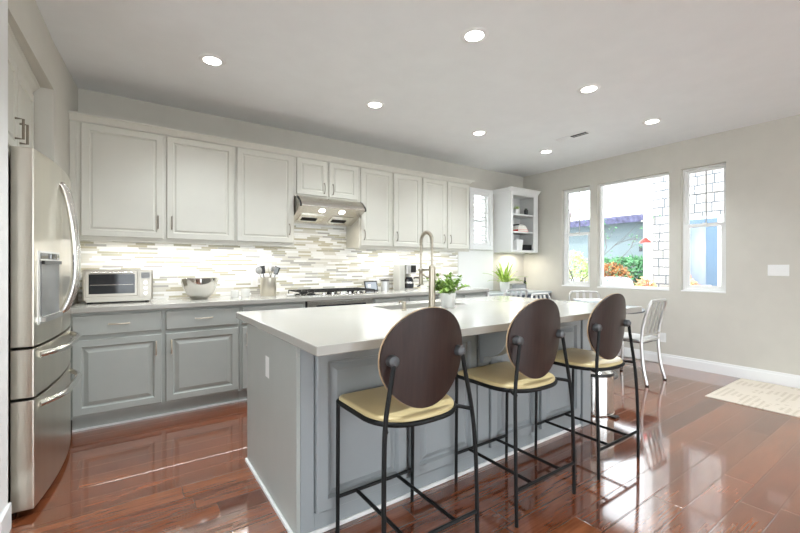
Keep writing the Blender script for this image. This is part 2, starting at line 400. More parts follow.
# ------------------------------------------------------------------ ceiling fixtures
can0 = None
cans = [(.505, 3.17, 'recessed ceiling light nearest the fridge above the back counter'),
        (1.90, 3.17, 'recessed ceiling light in the back row above the range hood side'),
        (3.28, 3.17, 'recessed ceiling light in the back row near the end of the upper cabinets'),
        (4.54, 3.18, 'small far recessed ceiling light next to the long air vent'),
        (.50, 1.85, 'recessed ceiling light above the left end of the island, out of frame'),
        (1.87, 1.85, 'largest recessed ceiling light at the top centre of the photo'),
        (3.24, 1.85, 'recessed ceiling light above the third bar stool, middle of the front row'),
        (4.51, 1.89, 'recessed ceiling light closest to the right wall windows')] + [(x_, y_, 'unseen recessed ceiling light added behind the viewer as room fill') for y_ in (-.6, -2.6) for x_ in (-1.6, .8, 3.2, 4.9)]  # the rows behind the viewer are unseen, added as fill light
for (x, y, lab) in cans:
    if can0 is None:
        c = thing('recessed_light', lab, 'ceiling light', (x, y, ZC), 0, 'recessed ceiling lights')
        MB().lathe([(.060, -.006), (.085, -.005), (.092, 0.0), (.060, 0.0), (.060, -.006)], 40).build('trim_ring', 'trim', c)
        MB().lathe([(.0, -.003), (.060, -.003), (.060, -.0005), (0, -.0005)], 32).build('lens', 'lamp', c)
        sp_ = bpy.data.lights.new('downlight', 'SPOT'); sp_.energy = CAN_W; sp_.spot_size = R(125); sp_.spot_blend = .9; sp_.shadow_soft_size = .04; sp_.color = (.87, .95, 1.0)
        so_ = bpy.data.objects.new('downlight', sp_); COL.objects.link(so_); so_.parent = c; so_.location = (0, 0, -.012)
        can0 = c
    else:
        c = dup(can0); c.location = (x, y, ZC); c['label'] = lab
# air vent
v = thing('air_vent', 'long slim white slotted air vent in the ceiling near the windows', 'vent', (4.26, 2.64, ZC), R(90 + 0))
MB().box(-.20, .20, -.055, .055, -.006, 0).build('frame', 'trim', v, bevel=.002)
MB().box(-.185, .185, -.036, .036, -.0085, -.0055).build('slot', 'rubber', v)  # black sheet stands in for the unlit inside of the vent
m_ = MB()
for k in range(5): m_.box(.0, .185, -.036 + .016 * k, -.024 + .016 * k, -.011, -.007)
m_.box(-.185, .0, -.002, .002, -.011, -.007)
m_.build('louvers', 'trim', v)

# ------------------------------------------------------------------ cabinet parts
def door_panel(name, w, h, mat, parent, loc, t=.02, style='raised', rz=0):
    """front faces -Y in local space, lower left corner at loc"""
    if style == 'raised': st = [(0, 0), (0, t - .004), (.004, t), (.050, t), (.058, t - .012), (.066, t - .013), (.094, t - .001)]
    elif style == 'deep': st = [(0, 0), (0, t - .004), (.004, t), (.052, t), (.060, t - .020), (.072, t - .020), (.100, t - .004)]
    elif style == 'soft': st = [(0, 0), (0, t - .004), (.004, t), (.050, t), (.056, t - .008), (.064, t - .008), (.074, t - .002)]
    else: st = [(0, 0), (0, t - .006), (.006, t)]
    loops = [[(i, -d, i), (w - i, -d, i), (w - i, -d, h - i), (i, -d, h - i)] for i, d in st]
    o = MB().rings(loops).build(name, mat, parent, smooth=False)
    o.location = loc; o.rotation_euler = (0, 0, rz); return o
def pull(parent, loc, L=.10, horiz=False, mat=None, bar=.0045, out=.028):
    """bowed bar pull; local -Y outward"""
    m_ = MB()
    pts = [(0, -out * .55, -L / 2 + .004), (0, -out * .9, -L / 4), (0, -out, 0), (0, -out * .9, L / 4), (0, -out * .55, L / 2 - .004)]
    if horiz: pts = [(p[2], p[1], 0) for p in pts]
    m_.tube(smoothpath(pts, 4), bar, 8)
    for s_ in (-1, 1):
        e = (0, 0, s_ * (L / 2 - .004)) if not horiz else (s_ * (L / 2 - .004), 0, 0)
        m_.tube([e, (e[0], -out * .62, e[2])], bar * 1.15, 8)
    o = m_.build('handle', mat or 'pull', parent); o.location = loc; return o

# upper cabinets (front plane local y = 0 at the box face)
UZ0, UZ1, UF = 1.44, 2.375, 3.98
def upper(label, x0, x1, doors, z0=UZ0, name='upper_cabinet', dz=(1.462, 2.355)):
    """doors: (x0, x1, handle x or None, handle z)"""
    c = thing(name, label, 'cabinet', (x0, UF, z0), 0, 'cream upper cabinets')
    MB().box(.0008, x1 - x0 - .0008, 0, YB - UF - .012, 0, UZ1 - z0).build('body', 'cream', c, bevel=.0015)
    if x0 < -.3: MB().box(-.037, .0, .001, .02, 0, UZ1 - z0).build('filler_strip', 'cream', c)
    if z0 < 1.5: MB().box(.001, x1 - x0 - .001, .0, .018, -.014, -.0002).build('light_rail', 'cream', c)
    for (a, bb, hx, hz) in doors:
        d_ = door_panel('door', bb - a, dz[1] - dz[0], 'cream', c, (a - x0, 0, dz[0] - z0), .02, 'soft')
        pull(d_, (hx - a, -.02, hz - dz[0]), .115)
    return c
upper('cream double upper cabinet beside the refrigerator, its two doors over the toaster oven', -.345, .833, [(-.312, .244, .205, 1.60), (.270, .822, .308, 1.60)])
upper('cream single door upper cabinet immediately left of the range hood', .833, 1.41, [(.846, 1.393, 1.352, 1.60)])
upper('short cream two door upper cabinet above the range hood', 1.41, 2.17, [(1.432, 1.776, 1.735, 2.06), (1.796, 2.148, 1.836, 2.06)], 1.955, dz=(1.975, 2.355))
upper('narrow cream upper cabinet immediately right of the range hood', 2.17, 2.628, [(2.190, 2.616, 2.228, 1.585)])
upper('narrow cream single upper cabinet above the coffee maker', 2.628, 3.07, [(2.643, 3.056, 2.682, 1.585)])
upper('cream double upper cabinet at the right end of the run, near the shutters', 3.07, 3.92, [(3.088, 3.476, 3.438, 1.585), (3.510, 3.898, 3.548, 1.585)])
# crown moulding over the run
prof = [(0, 0), (-.012, 0), (-.018, .012), (-.045, .040), (-.058, .045), (-.058, .056), (0, .056)]
cr = MB().poly([(-.383, UF + p[0], UZ1 - .012 + p[1]) for p in prof], (3.92 + .383 + .0, 0, 0))
cr.poly([(3.92 - p[0], UF, UZ1 - .012 + p[1]) for p in prof], (0, YB - UF, 0))
cr.poly([(3.92, UF, UZ1 - .012), (3.92, UF - .058, UZ1 + .032), (3.978, UF - .058, UZ1 + .032), (3.978, UF, UZ1 + .032)], (0, 0, .012))
cr.box(-.345, 3.92, UF, YB - .002, UZ1 + .001, UZ1 + .012)
struct(cr.build('trim_2', 'cream'))
# under cabinet light bars
ub = None
for (x0, x1, lab) in ((-.28, 1.36, 'slim light bar under the upper cabinets left of the range hood'), (2.24, 3.86, 'slim light bar under the upper cabinets right of the range hood')):
    b_ = thing('under_cabinet_light', lab, 'light', ((x0 + x1) / 2, 4.06, UZ0 - .0004), 0, 'light bars under the upper cabinets')
    L = (x1 - x0) / 2
    MB().box(-L, L, -.02, .02, -.006, 0).build('housing', 'white_pl', b_)
    MB().box(-L + .01, L - .01, -.014, .014, -.008, -.0062).build('lens', 'lamp_s', b_)
    arealight('strip_light', b_, (0, 0, -.010), L * 2 - .05, UNDER_W * L * 4, .03, col=(.97, .98, 1.0))

# open corner shelf cabinet
SX0, SX1 = 4.785, 5.44
c = thing('open_shelf_cabinet', 'white open wall shelf cabinet hung in the far corner by the shuttered window', 'cabinet', (SX0, UF, UZ0), 0)
w_, d__, h_ = SX1 - SX0, YB - UF - .001, 2.375 - UZ0
m_ = MB(); m_.box(0, .03, .002, d__, 0, h_); m_.box(w_ - .03, w_, .002, d__, 0, h_); m_.box(.03, w_ - .03, d__ - .015, d__, 0, h_)
m_.box(.03, w_ - .03, .002, d__ - .015, 0, .03); m_.box(.03, w_ - .03, .002, d__ - .015, h_ - .03, h_)
m_.build('body', 'shelf_white', c)
m_ = MB(); m_.box(0, .045, -.018, .002, 0, h_); m_.box(w_ - .11, w_, -.018, .002, 0, h_); m_.box(.045, w_ - .11, -.018, .002, 0, .035); m_.box(.045, w_ - .11, -.018, .002, h_ - .055, h_)
m_.build('face_frame', 'shelf_white', c, bevel=.0015)
for zz in (.305, .575):
    MB().box(.031, w_ - .031, -.004, d__ - .016, zz, zz + .024).build('shelf', 'shelf_white', c, bevel=.001)
m_ = MB().poly([(-.058, -.018 + p[0], h_ - .005 + p[1]) for p in prof], (w_ + .058, 0, 0)); m_.poly([(p[0], -.018, h_ - .005 + p[1]) for p in prof], (0, d__ + .018, 0)); m_.build('crown', 'shelf_white', c)
MB().box(.15, .5, .12, .16, -.012, 0).build('light_bar', 'white_pl', c)
arealight('strip_light', c, (.33, .14, -.016), .3, 1.9, .03, col=(1, .95, .85))
# shelf contents
sz = UZ0
def pot(name, label, cat, loc, prof_, mat, n=28, **k): 
    return tag(MB().lathe(prof_, n).build(name, mat), label, cat)
p = thing('potted_succulent', 'small yellow-green succulent in white pot on the top corner shelf', 'plant', (5.03, 4.06, sz + .600))
MB().lathe([(.036, 0), (.045, .02), (.048, .085), (.043, .085), (.040, .075), (0, .075)], 24).build('pot', 'white_cer', p)
m_ = MB()
for k in range(60):
    a = random.uniform(0, 6.28); e = random.uniform(.2, 1.4); L = random.uniform(.04, .075)
    d0 = Vector((math.cos(a) * math.cos(e), math.sin(a) * math.cos(e), math.sin(e))); s0 = Vector((-math.sin(a), math.cos(a), 0)) * .006
    b0 = Vector((math.cos(a) * .02, math.sin(a) * .02, .074)); m_.quad([b0 - s0, b0 + s0, b0 + d0 * L * .6 + s0, b0 + d0 * L]) 
m_.build('leaves', 'fern', p)
q = tag(MB().lathe([(.0, 0), (.03, 0), (.032, .09), (.022, .10), (.022, .115), (0, .115)], 20).build('candle_jar', 'black_pl'), 'small black jar on the top shelf of the corner cabinet', 'jar'); q.location = (5.29, 4.08, sz + .600)
hb = 0
for k, (mt, L_, h2, lab) in enumerate((('red', .22, .03, 'red book lying at the bottom of the stack on the corner shelf'), ('paper', .20, .035, 'cream book in the middle of the stack on the corner shelf'), ('white_cer', .19, .025, 'thin white book second from the top of the shelf stack'), ('black_pl', .15, .02, 'thin black book on top of the stack on the corner shelf'))):
    b_ = thing('book', lab, 'book', (5.06 + .015 * (3 - k), 4.05, sz + .330 + hb), R(-6 + 4 * k - 2), 'books on the middle corner shelf')
    MB().box(-L_ / 2, L_ / 2, -.07, .07, 0, .003).box(-L_ / 2, L_ / 2, -.07, .07, h2 - .003, h2).box(-L_ / 2, -L_ / 2 + .003, -.07, .07, .003, h2 - .003).build('cover', mt, b_)
    MB().box(-L_ / 2 + .003, L_ / 2 - .006, -.066, .066, .0035, h2 - .0035).build('pages', 'paper', b_)
    hb += h2 + .0005
hb_b = thing('storage_bin', 'white tapered bin on the bottom corner shelf', 'bin', (5.03, 4.06, sz + .031))
MB().rings([[(-.06, -.06, 0), (.06, -.06, 0), (.06, .06, 0), (-.06, .06, 0)], [(-.075, -.07, .17), (.075, -.07, .17), (.075, .07, .17), (-.075, .07, .17)], [(-.068, -.063, .17), (.068, -.063, .17), (.068, .063, .17), (-.068, .063, .17)], [(-.055, -.055, .01), (.055, -.055, .01), (.055, .055, .01), (-.055, .055, .01)]]).build('tub', 'white_pl', hb_b)
bb_ = thing('storage_box', 'black rectangular box on the bottom corner shelf beside the white bin', 'box', (5.25, 4.09, sz + .031))
MB().box(-.13, .13, -.05, .08, 0, .10).build('shell', 'black_pl', bb_, bevel=.006); MB().box(-.12, .12, -.053, -.0495, .012, .088).build('grille', 'rubber', bb_)

# ------------------------------------------------------------------ base cabinets and counter
BF, CZ = 3.705, .92
def base(label, x0, x1, units, name='base_cabinet'):
    """units: list of (x0, x1, kind, handle x)"""
    c = thing(name, label, 'cabinet', (x0, BF, 0), 0, 'grey green base cabinets')
    MB().box(.0008, x1 - x0 - .0008, 0, YB - BF - .001, .102, CZ - .041).build('body', 'grey_cab', c, bevel=.001)
    MB().box(.0008, x1 - x0 - .0008, .05, YB - BF - .001, .0, .101).build('toe_kick', 'grey_cab', c)
    MB().box(.0008, x1 - x0 - .0008, .040, .050, .0, .014).build('shoe_strip', 'trim', c)
    if x0 < -.3: MB().box(-.055, .0, .001, .02, .102, CZ - .041).build('filler_strip', 'grey_cab', c)
    for (a, bb, kind, hx) in units:
        if kind == 'drawer':
            d_ = door_panel('drawer', bb - a, .150, 'grey_cab', c, (a - x0, 0, .708), .02, 'slab'); pull(d_, ((bb - a) / 2, -.02, .078), .135, True, 'pull_bright', .0058)
        else:
            d_ = door_panel('door', bb - a, .55, 'grey_cab', c, (a - x0, 0, .128), .02, 'raised'); pull(d_, (hx - a, -.02, .44), .115, False, 'pull_bright', .0055)
    return c
base('grey-green double base cabinet under the toaster oven, next to the refrigerator', -.345, .812, [(-.34, .217, 'drawer', 0), (.245, .80, 'drawer', 0), (-.34, .217, 'door', .178), (.245, .80, 'door', .284)])
base('grey-green base cabinet between the double cabinet and the oven, partly behind the island', .812, 1.425, [(.832, 1.392, 'drawer', 0), (.832, 1.10, 'door', .87), (1.124, 1.392, 'door', 1.35)])
base('grey-green base cabinet immediately right of the oven', 2.185, 2.65, [(2.21, 2.625, 'drawer', 0), (2.21, 2.625, 'door', 2.25)])
base('grey-green base cabinet below the coffee maker', 2.65, 3.08, [(2.675, 3.055, 'drawer', 0), (2.675, 3.055, 'door', 2.71)])
base('grey-green base cabinet second from the far end of the back counter', 3.08, 3.525, [(3.105, 3.50, 'drawer', 0), (3.105, 3.50, 'door', 3.15)])
base('grey-green base cabinet at the far right end of the back counter', 3.525, 3.965, [(3.55, 3.945, 'drawer', 0), (3.55, 3.945, 'door', 3.60)])
# oven
ov = thing('built_in_oven', 'stainless steel oven with black glass in the back counter below the cooktop', 'oven', (1.425, BF, 0))
MB().box(.002, .758, .001, .58, .06, CZ - .0415).build('body', 'black_pl', ov)
MB().box(.002, .758, .05, .58, 0, .059).build('kick_plate', 'grey_cab', ov)
MB().box(.012, .748, -.038, .0, .74, CZ - .043).build('control_panel', 'steel_h', ov, bevel=.003)
MB().box(.10, .66, -.0405, -.0375, .755, .835).build('display', 'darkglass', ov)
od = MB().box(.012, .748, -.03, 0, .12, .73).build('door', 'steel_h', ov, bevel=.003)
MB().box(.09, .67, -.033, -.0295, .22, .58).build('glass', 'darkglass', od)
MB().tube([(.08, -.065, .66), (.68, -.065, .66)], .011).tube([(.11, -.065, .66), (.11, -.03, .66)], .008).tube([(.65, -.065, .66), (.65, -.03, .66)], .008).build('handle', 'chrome', od)
# worktop
tag(MB().box(-.354, 3.985, 3.665, YB - .0125, CZ - .04, CZ).build('worktop', 'quartz', bevel=.004), 'long white quartz worktop along the back wall', 'worktop')
tag(MB().box(-.356, 4.0, YB - .011, YB - .0002, CZ - .039, 1.999).build('tile_backsplash', 'mosaic'), 'white, grey and olive mosaic strip tile backsplash behind the back counter', 'backsplash')
MB  # end of run panel
struct(MB().box(3.99, 4.02, 3.70, YB - .001, 0, CZ).build('trim_3', 'trim'))
struct(MB().box(4.02, 4.77, YB - .004, YB - .0001, .85, 1.475).build('trim_4', 'white_wall'))

# backsplash outlets
def plate(label, loc, rz, gangs=1, kind='outlet', name='wall_outlet', w=.072, h=.116):
    o = thing(name, label, 'switch' if kind == 'switch' else 'outlet', loc, rz)
    W_ = w + .046 * (gangs - 1)
    MB().box(-W_ / 2, W_ / 2, -.006, 0, -h / 2, h / 2).build('cover_plate', 'white_pl', o, bevel=.002)
    for g in range(gangs):
        x = (g - (gangs - 1) / 2) * .046
        if kind == 'switch': MB().box(x - .016, x + .016, -.010, -.0062, -.033, .033).build('rocker', 'white_pl', o, bevel=.001)
        else:
            MB().box(x - .016, x + .016, -.008, -.0062, -.033, .033).build('receptacle', 'white_cer', o, bevel=.001)
    return o
plate('white outlet plate on the mosaic backsplash beside the utensil crock', (1.09, YB - .0112, 1.06), 0)
plate('white triple rocker switch plate on the right wall by the third window', (XR - .0003, 1.123, 1.18), R(-90), 3, 'switch', 'light_switch')
plate('white outlet plate low on the right wall behind the aluminium chair', (XR - .0003, 2.19, .33), R(-90))

# ------------------------------------------------------------------ range hood
hd = thing('range_hood', 'stainless steel canopy range hood under the short upper cabinet', 'range hood', (1.418, UF, 1.70))
HW = .75
m_ = MB()
outer = [(.30, .0), (.30, .252), (-.05, .252), (-.09, .235), (-.15, .18), (-.17, .155), (-.172, .138), (-.16, .132), (.18, 0.0)]
m_.poly([(0, p[0], p[1]) for p in outer], (HW, 0, 0)); m_.build('canopy', 'steel_h', hd, bevel=.004)
m_ = MB().poly([(-.002, p[0], p[1]) for p in [(-.05, .253), (-.09, .237), (-.155, .182), (-.176, .155), (-.178, .136), (-.166, .128), (-.150, .128), (-.150, .16), (-.12, .19), (-.06, .235)]], (.012, 0, 0)); m_.build('end_cap', 'black_pl', hd)
m_ = MB().poly([(HW - .010, p[0], p[1]) for p in [(-.05, .253), (-.09, .237), (-.155, .182), (-.176, .155), (-.178, .136), (-.166, .128), (-.150, .128), (-.150, .16), (-.12, .19), (-.06, .235)]], (.012, 0, 0)); m_.build('end_cap', 'black_pl', hd)
def under(y): return .132 + (y + .16) / .34 * (-.132)
for x in (.26, .49):
    l_ = MB().lathe([(0, -.004), (.028, -.004), (.032, 0), (0, 0)], 20).build('lamp', 'lamp', hd); l_.location = (x, -.10, under(-.10) - .003); l_.rotation_euler = (-math.atan(.132 / .34), 0, 0)
    arealight('hood_light', hd, (x, -.10, under(-.10) - .014), .05, HOOD_W, spread=150, col=(1, .88, .68))
for x in (.07, .42):
    f_ = MB().box(0, .26, 0, .16, -.006, 0).build('filter', 'chrome', hd); f_.location = (x, -.01, under(-.01) - .001); f_.rotation_euler = (-math.atan(.132 / .34), 0, 0)
    g_ = MB().box(.03, .20, .07, .13, -.010, -.0062).build('vent_slot', 'rubber', f_)
MB().box(.33, .47, -.158, -.150, .150, .166).build('control_strip', 'black_pl', hd)

# ------------------------------------------------------------------ cooktop
ck = thing('gas_cooktop', 'stainless gas cooktop with black grates set in the back counter', 'cooktop', (1.845, 3.99, CZ))
MB().box(-.44, .44, -.25, .22, .0005, .010).build('tray', 'chrome', ck, bevel=.003)
for bx, by in ((-.285, -.10), (-.285, .12), (0, .02), (.285, -.10), (.285, .12)):
    b_ = MB().lathe([(.045, .010), (.045, .018), (.03, .020), (.03, .026), (0, .027)], 20, (bx, by, 0)).build('burner', 'black_pl', ck)
for gx in (-.285, 0, .285):
    m_ = MB(); x0, x1, y0, y1 = gx - .136, gx + .136, -.20, .20; zt = .042
    m_.tube([(x0, y0, zt), (x1, y0, zt), (x1, y1, zt), (x0, y1, zt)], .006, 6, True)
    for f in (.25, .5, .75): m_.tube([(x0 + (x1 - x0) * f, y0, zt), (x0 + (x1 - x0) * f, y1, zt)], .005, 6)
    m_.tube([(x0, 0, zt), (x1, 0, zt)], .005, 6)
    for cx_ in (x0, x1):
        for cy_ in (y0, y1): m_.tube([(cx_, cy_, .010), (cx_, cy_, zt)], .006, 6)
    m_.build('grate', 'black', ck)
for k in range(5):
    MB().lathe([(.018, .010), (.016, .032), (0, .033)], 16, (-.2 + .1 * k, -.228, 0)).build('knob', 'chrome', ck)

# ------------------------------------------------------------------ items on the back counter
M['toast'] = simple('champagne_steel', (.46, .43, .375), .34, 1, var=.04)
to = thing('toaster_oven', 'silver countertop toaster oven at the left end of the back counter', 'toaster oven', (-.305, 3.99, CZ))
MB().box(0, .475, 0, .27, .02, .275).build('shell', 'toast', to, bevel=.010)
td = MB().box(.02, .365, -.012, .0, .055, .262).build('door', 'toast', to, bevel=.004)
MB().box(.040, .345, -.015, -.0115, .078, .238).build('window', 'darkglass', td)
MB().tube([(.05, -.04, .248), (.335, -.04, .248)], .007).tube([(.06, -.04, .248), (.06, -.01, .248)], .005).tube([(.325, -.04, .248), (.325, -.01, .248)], .005).build('handle', 'chrome', td)
MB().tube([(.05, -.017, .150), (.335, -.017, .150)], .003).build('rack', 'chrome', td)
MB().box(.375, .465, -.006, 0, .04, .262).build('control_panel', 'toast', to, bevel=.002)
MB().box(.39, .45, -.008, -.0055, .20, .25).build('display', 'shade_grey', to)
for z in (.075, .12, .165): MB().tube([(.42, -.006, z), (.42, -.026, z)], .013, 16).build('knob', 'chrome', to)
for x in (.04, .435):
    for y in (.03, .24): MB().tube([(x, y, 0.0005), (x, y, .02)], .012, 12).build('foot', 'rubber', to)
MB().box(.02, .455, -.002, .02, .012, .03).build('crumb_tray', 'toast', to)

bw = MB().lathe([(r_ * 1.12, z_ * 1.15) for r_, z_ in [(0, .0), (.055, 0), (.06, .004), (.095, .04), (.125, .09), (.138, .14), (.140, .165), (.144, .168), (.137, .166), (.134, .14), (.12, .09), (.09, .044), (.05, .008), (0, .006)]], 48)
tag(bw.build('mixing_bowl', 'chrome'), 'polished steel mixing bowl on the counter beside the toaster oven', 'bowl').location = (.54, 4.05, CZ)
for (x, y, r_, h_, lab) in ((.86, 4.12, .038, .065, 'small white ceramic cup nearest the steel bowl'), (.955, 4.10, .042, .078, 'slightly taller white ceramic cup beside the utensil crock')):
    tag(MB().lathe([(0, 0), (r_ * .85, 0), (r_, .008), (r_, h_), (r_ - .004, h_), (r_ - .005, .01), (0, .008)], 28).build('cup', 'white_cer'), lab, 'cup', 'white cups by the backsplash').location = (x, y, CZ)
crk = tag(MB().lathe([(0, 0), (.076, 0), (.078, .004), (.078, .185), (.074, .187), (.073, .01), (0, .008)], 40).build('utensil_crock', 'steel'), 'brushed steel crock full of utensils left of the cooktop', 'crock'); crk.location = (1.175, 4.08, CZ)
ut = [('ladle', 'chrome', -.045, .0, -38, 10, 'chrome ladle leaning left in the steel crock'), ('spatula', 'black_pl', -.02, .02, -18, -8, 'black spatula upright left of centre in the crock'),
      ('whisk', 'chrome', .0, -.02, 5, 12, 'wire whisk in the middle of the crock'), ('serving_spoon', 'chrome', .02, .02, 14, 6, 'steel serving spoon right of centre in the crock'),
      ('slotted_turner', 'black_pl', .04, .01, 34, -6, 'black turner leaning right over the crock rim'), ('basting_brush', 'shade_grey', .03, -.02, 22, 18, 'grey brush leaning right at the front of the crock')]
for (nm, mt, dx, dy, ax, ay, lab) in ut:
    u_ = MB(); 
    if nm == 'whisk':
        u_.tube([(0, 0, 0), (0, 0, .17)], .006, 8)
        for k in range(5):
            a = math.pi * k / 5; u_.tube([(math.cos(a) * r_, math.sin(a) * r_, z) for r_, z in [(.004, .17), (.022, .20), (.028, .235), (.018, .262), (0, .27), (-.018, .262), (-.028, .235), (-.022, .20), (-.004, .17)]], .0012, 5)
    elif nm in ('ladle', 'serving_spoon'):
        u_.tube([(0, 0, 0), (0, 0, .21)], .004, 8)
        s_ = 1.0 if nm == 'ladle' else .75
        n0 = 12
        loops = [[(math.cos(2 * math.pi * k / n0) * r_ * s_, y_ - .01, .235 + math.sin(2 * math.pi * k / n0) * r_ * s_ * 1.15) for k in range(n0)] for r_, y_ in ((.034, 0), (.030, .012), (.018, .02), (.004, .022))]
        u_.rings(loops)
    elif nm == 'basting_brush':
        u_.tube([(0, 0, 0), (0, 0, .20)], .005, 8); u_.box(-.016, .016, -.006, .006, .195, .255)
    else:
        u_.tube([(0, 0, 0), (0, 0, .19)], .005, 8); u_.poly([(-.022, -.003, .185), (.022, -.003, .185), (.030, -.003, .265), (-.030, -.003, .265)], (0, .005, 0))
    o = tag(u_.build(nm, mt), lab, nm.split('_')[-1], 'utensils in the crock')
    o.location = (1.175 + dx * .5, 4.08 + dy, CZ + .045); o.rotation_euler = (R(ay * .6), R(ax * .55), 0)
sr = thing('spoon_rest', 'small white spoon rest dish on the counter left of the cooktop', 'dish', (1.36, 3.93, CZ))
MB().lathe([(0, 0), (.035, 0), (.048, .018), (.045, .018), (.034, .004), (0, .004)], 28).build('dish', 'white_cer', sr)
MB().tube([(.035, 0, .014), (.09, .0, .016)], .006, 8).build('grip', 'black_pl', sr)
tb = thing('tablet', 'black framed tablet screen leaning at the right end of the cooktop', 'tablet', (2.395, 4.07, CZ + .001), R(10))
fb = MB().box(-.10, .10, -.008, .0, 0, .128).build('bezel', 'black_pl', tb, bevel=.003); fb.rotation_euler = (R(-14), 0, 0)
sc = MB().box(-.085, .085, -.010, -.0075, .018, .112).build('screen', emit('tablet_screen', (.20, .22, .24), .5), fb)
MB().box(-.055, -.01, -.0112, -.0101, .050, .085).build('clock_widget', 'white_pl', sc); 
MB().poly([(-.02, .006, 0), (.02, .006, 0), (.02, .055, 0), (-.02, .055, 0)], (0, 0, .004)).build('stand', 'black_pl', tb)
cn = thing('canister', 'small brushed steel canister with scoop between tablet and coffee maker', 'canister', (2.60, 4.10, CZ))
MB().lathe([(0, 0), (.052, 0), (.052, .118), (0, .118)], 32).build('jar', 'alu', cn)
MB().lathe([(0, .1185), (.055, .1185), (.055, .132), (.012, .134), (.012, .14), (0, .14)], 32).build('lid', 'black_pl', cn)
MB().tube([(.054, 0, .12), (.064, 0, .11), (.060, 0, .04)], .004, 8).build('clip', 'chrome', cn)
cm = thing('coffee_maker', 'cream and black drip coffee maker with glass carafe on the back counter', 'coffee maker', (2.80, 4.00, CZ))
M['maker'] = simple('cream_enamel', (.50, .49, .44), .35, var=.02)
MB().box(0, .085, .07, .22, 0, .325).build('water_tank', 'maker', cm, bevel=.008)
MB().box(.086, .235, .02, .22, .0, .022).build('warming_base', 'alu', cm, bevel=.004)
MB().box(.086, .235, .16, .22, .023, .325).build('back_column', 'maker', cm, bevel=.004)
MB().box(.086, .235, .03, .159, .205, .325).build('brew_basket', 'alu', cm, bevel=.006)
MB().box(.15, .222, .021, .031, .225, .315).build('control_face', 'black_pl', cm)
cf = MB().lathe([(0, 0), (.055, 0), (.062, .02), (.062, .08), (.048, .12), (.042, .125), (0, .125)], 32, (.160, .090, .024)).build('carafe', 'darkglass', cm)
MB().lathe([(.0425, .1255), (.047, .13), (.038, .142), (0, .145)], 24, (.160, .090, .024)).build('lid', 'black_pl', cf)
MB().lathe([(.0632, .062), (.0632, .082), (.0625, .082), (.0625, .062), (.0632, .062)], 32, (.160, .090, .024)).build('band', 'chrome', cf)
MB().tube(smoothpath([(.205, .055, .150), (.265, .02, .155), (.285, .0, .12), (.275, .01, .06), (.250, .035, .045)], 5), .009, 8).build('handle', 'black_pl', cf)
kf = thing('figurine', 'tiny black figurine standing at the far right end of the back counter', 'figurine', (3.86, 4.16, CZ))
MB().lathe([(0, 0), (.018, 0), (.018, .006), (.006, .012), (.008, .035), (.014, .05), (.007, .065), (0, .068)], 16).build('stem', 'black_pl', kf)
MB().tube([(0, 0, .066), (-.014, 0, .086), (-.026, 0, .088)], .006, 8).build('head', 'black_pl', kf)

# ------------------------------------------------------------------ refrigerator
fg = thing('refrigerator', 'tall stainless french door refrigerator in the alcove at left', 'refrigerator', (-.384, 2.60, 0), R(-3.5))
FWd = .90
MB().box(-.70, -.092, .006, FWd - .035, .025, 1.772).build('case', 'steel', fg, bevel=.004)
def bulge(y): return 0.028 + .030 * (1 - ((y - FWd / 2) / (FWd / 2)) ** 2)
def front(y0, y1, z0, z1, name, mat='steel'):
    n_ = 14; loops = []
    ys = [y0 + (y1 - y0) * k / n_ for k in range(n_ + 1)]
    poly_ = [(-.085, y0, z0)] + [(bulge(y) - .028, y, z0) for y in ys] + [(-.085, y1, z0)]
    o = MB().poly(poly_, (0, 0, z1 - z0)).build(name, mat, fg, bevel=.004); 
    return o
fdl = front(.0, FWd / 2 - .002, .828, 1.80, 'door'); fdr = front(FWd / 2 + .002, FWd, .828, 1.80, 'door')
fm = front(0, FWd, .580, .816, 'drawer'); fl = front(0, FWd, .035, .567, 'freezer_drawer')
MB().box(-.60, -.09, .06, FWd - .06, 0, .024).build('base_grille', 'rubber', fg)
# handles
def bar(pts, parent, mat='chrome', r_=.012):
    return MB().tube(smoothpath(pts, 6), r_, 12).build('handle', mat, parent)
for yy, pr in ((.41, fdl), (.49, fdr)):
    b0 = bulge(yy) - .028
    bar([(b0 - .002, yy, 1.70), (b0 + .020, yy, 1.67), (b0 + .048, yy, 1.52), (b0 + .066, yy, 1.30), (b0 + .060, yy, 1.12), (b0 + .022, yy, .985), (b0 - .002, yy, .955)], pr, r_=.016)
for zz, pr in ((.775, fm), (.525, fl)):
    pts = []
    for k in range(9):
        f = k / 8; yy = .07 + f * .76; out = .055 if 0 < k < 8 else -.006
        pts.append((bulge(yy) - .028 + out * (.6 if k in (1, 7) else 1), yy, zz))
    bar(pts, pr, r_=.016)
# dispenser
def bpt(y, off): return (bulge(y) - .028 + off, y)
def curvpanel(y0, y1, z0, z1, off, th, name, mat, parent):
    n_ = 6; ys = [y0 + (y1 - y0) * k / n_ for k in range(n_ + 1)]
    pl = [(bulge(y) - .028 + off, y, z0) for y in ys] + [(bulge(y) - .028 + off + th, y, z0) for y in ys[::-1]]
    return MB().poly(pl, (0, 0, z1 - z0)).build(name, mat, parent)
M['recess_grey'] = simple('recess_plastic', (.17, .175, .175), .25)
dp = curvpanel(.05, .365, .93, 1.30, .0005, .004, 'dispenser_panel', 'alu', fdl)
curvpanel(.065, .35, .965, 1.245, .0046, .002, 'dispenser_recess', 'recess_grey', dp)
curvpanel(.065, .35, 1.258, 1.29, .0046, .002, 'control_glass', 'darkglass', dp)
curvpanel(.065, .35, .94, .962, .0046, .018, 'drip_ledge', 'alu', dp)
curvpanel(.07, .345, 1.232, 1.25, .0068, .012, 'spout', 'black_pl', dp)
for q_ in ((-.1, .08), (-.1, .82)): MB().tube([(q_[0], q_[1], 0.0005), (q_[0], q_[1], .026)], .02, 12).build('foot', 'rubber', fg)
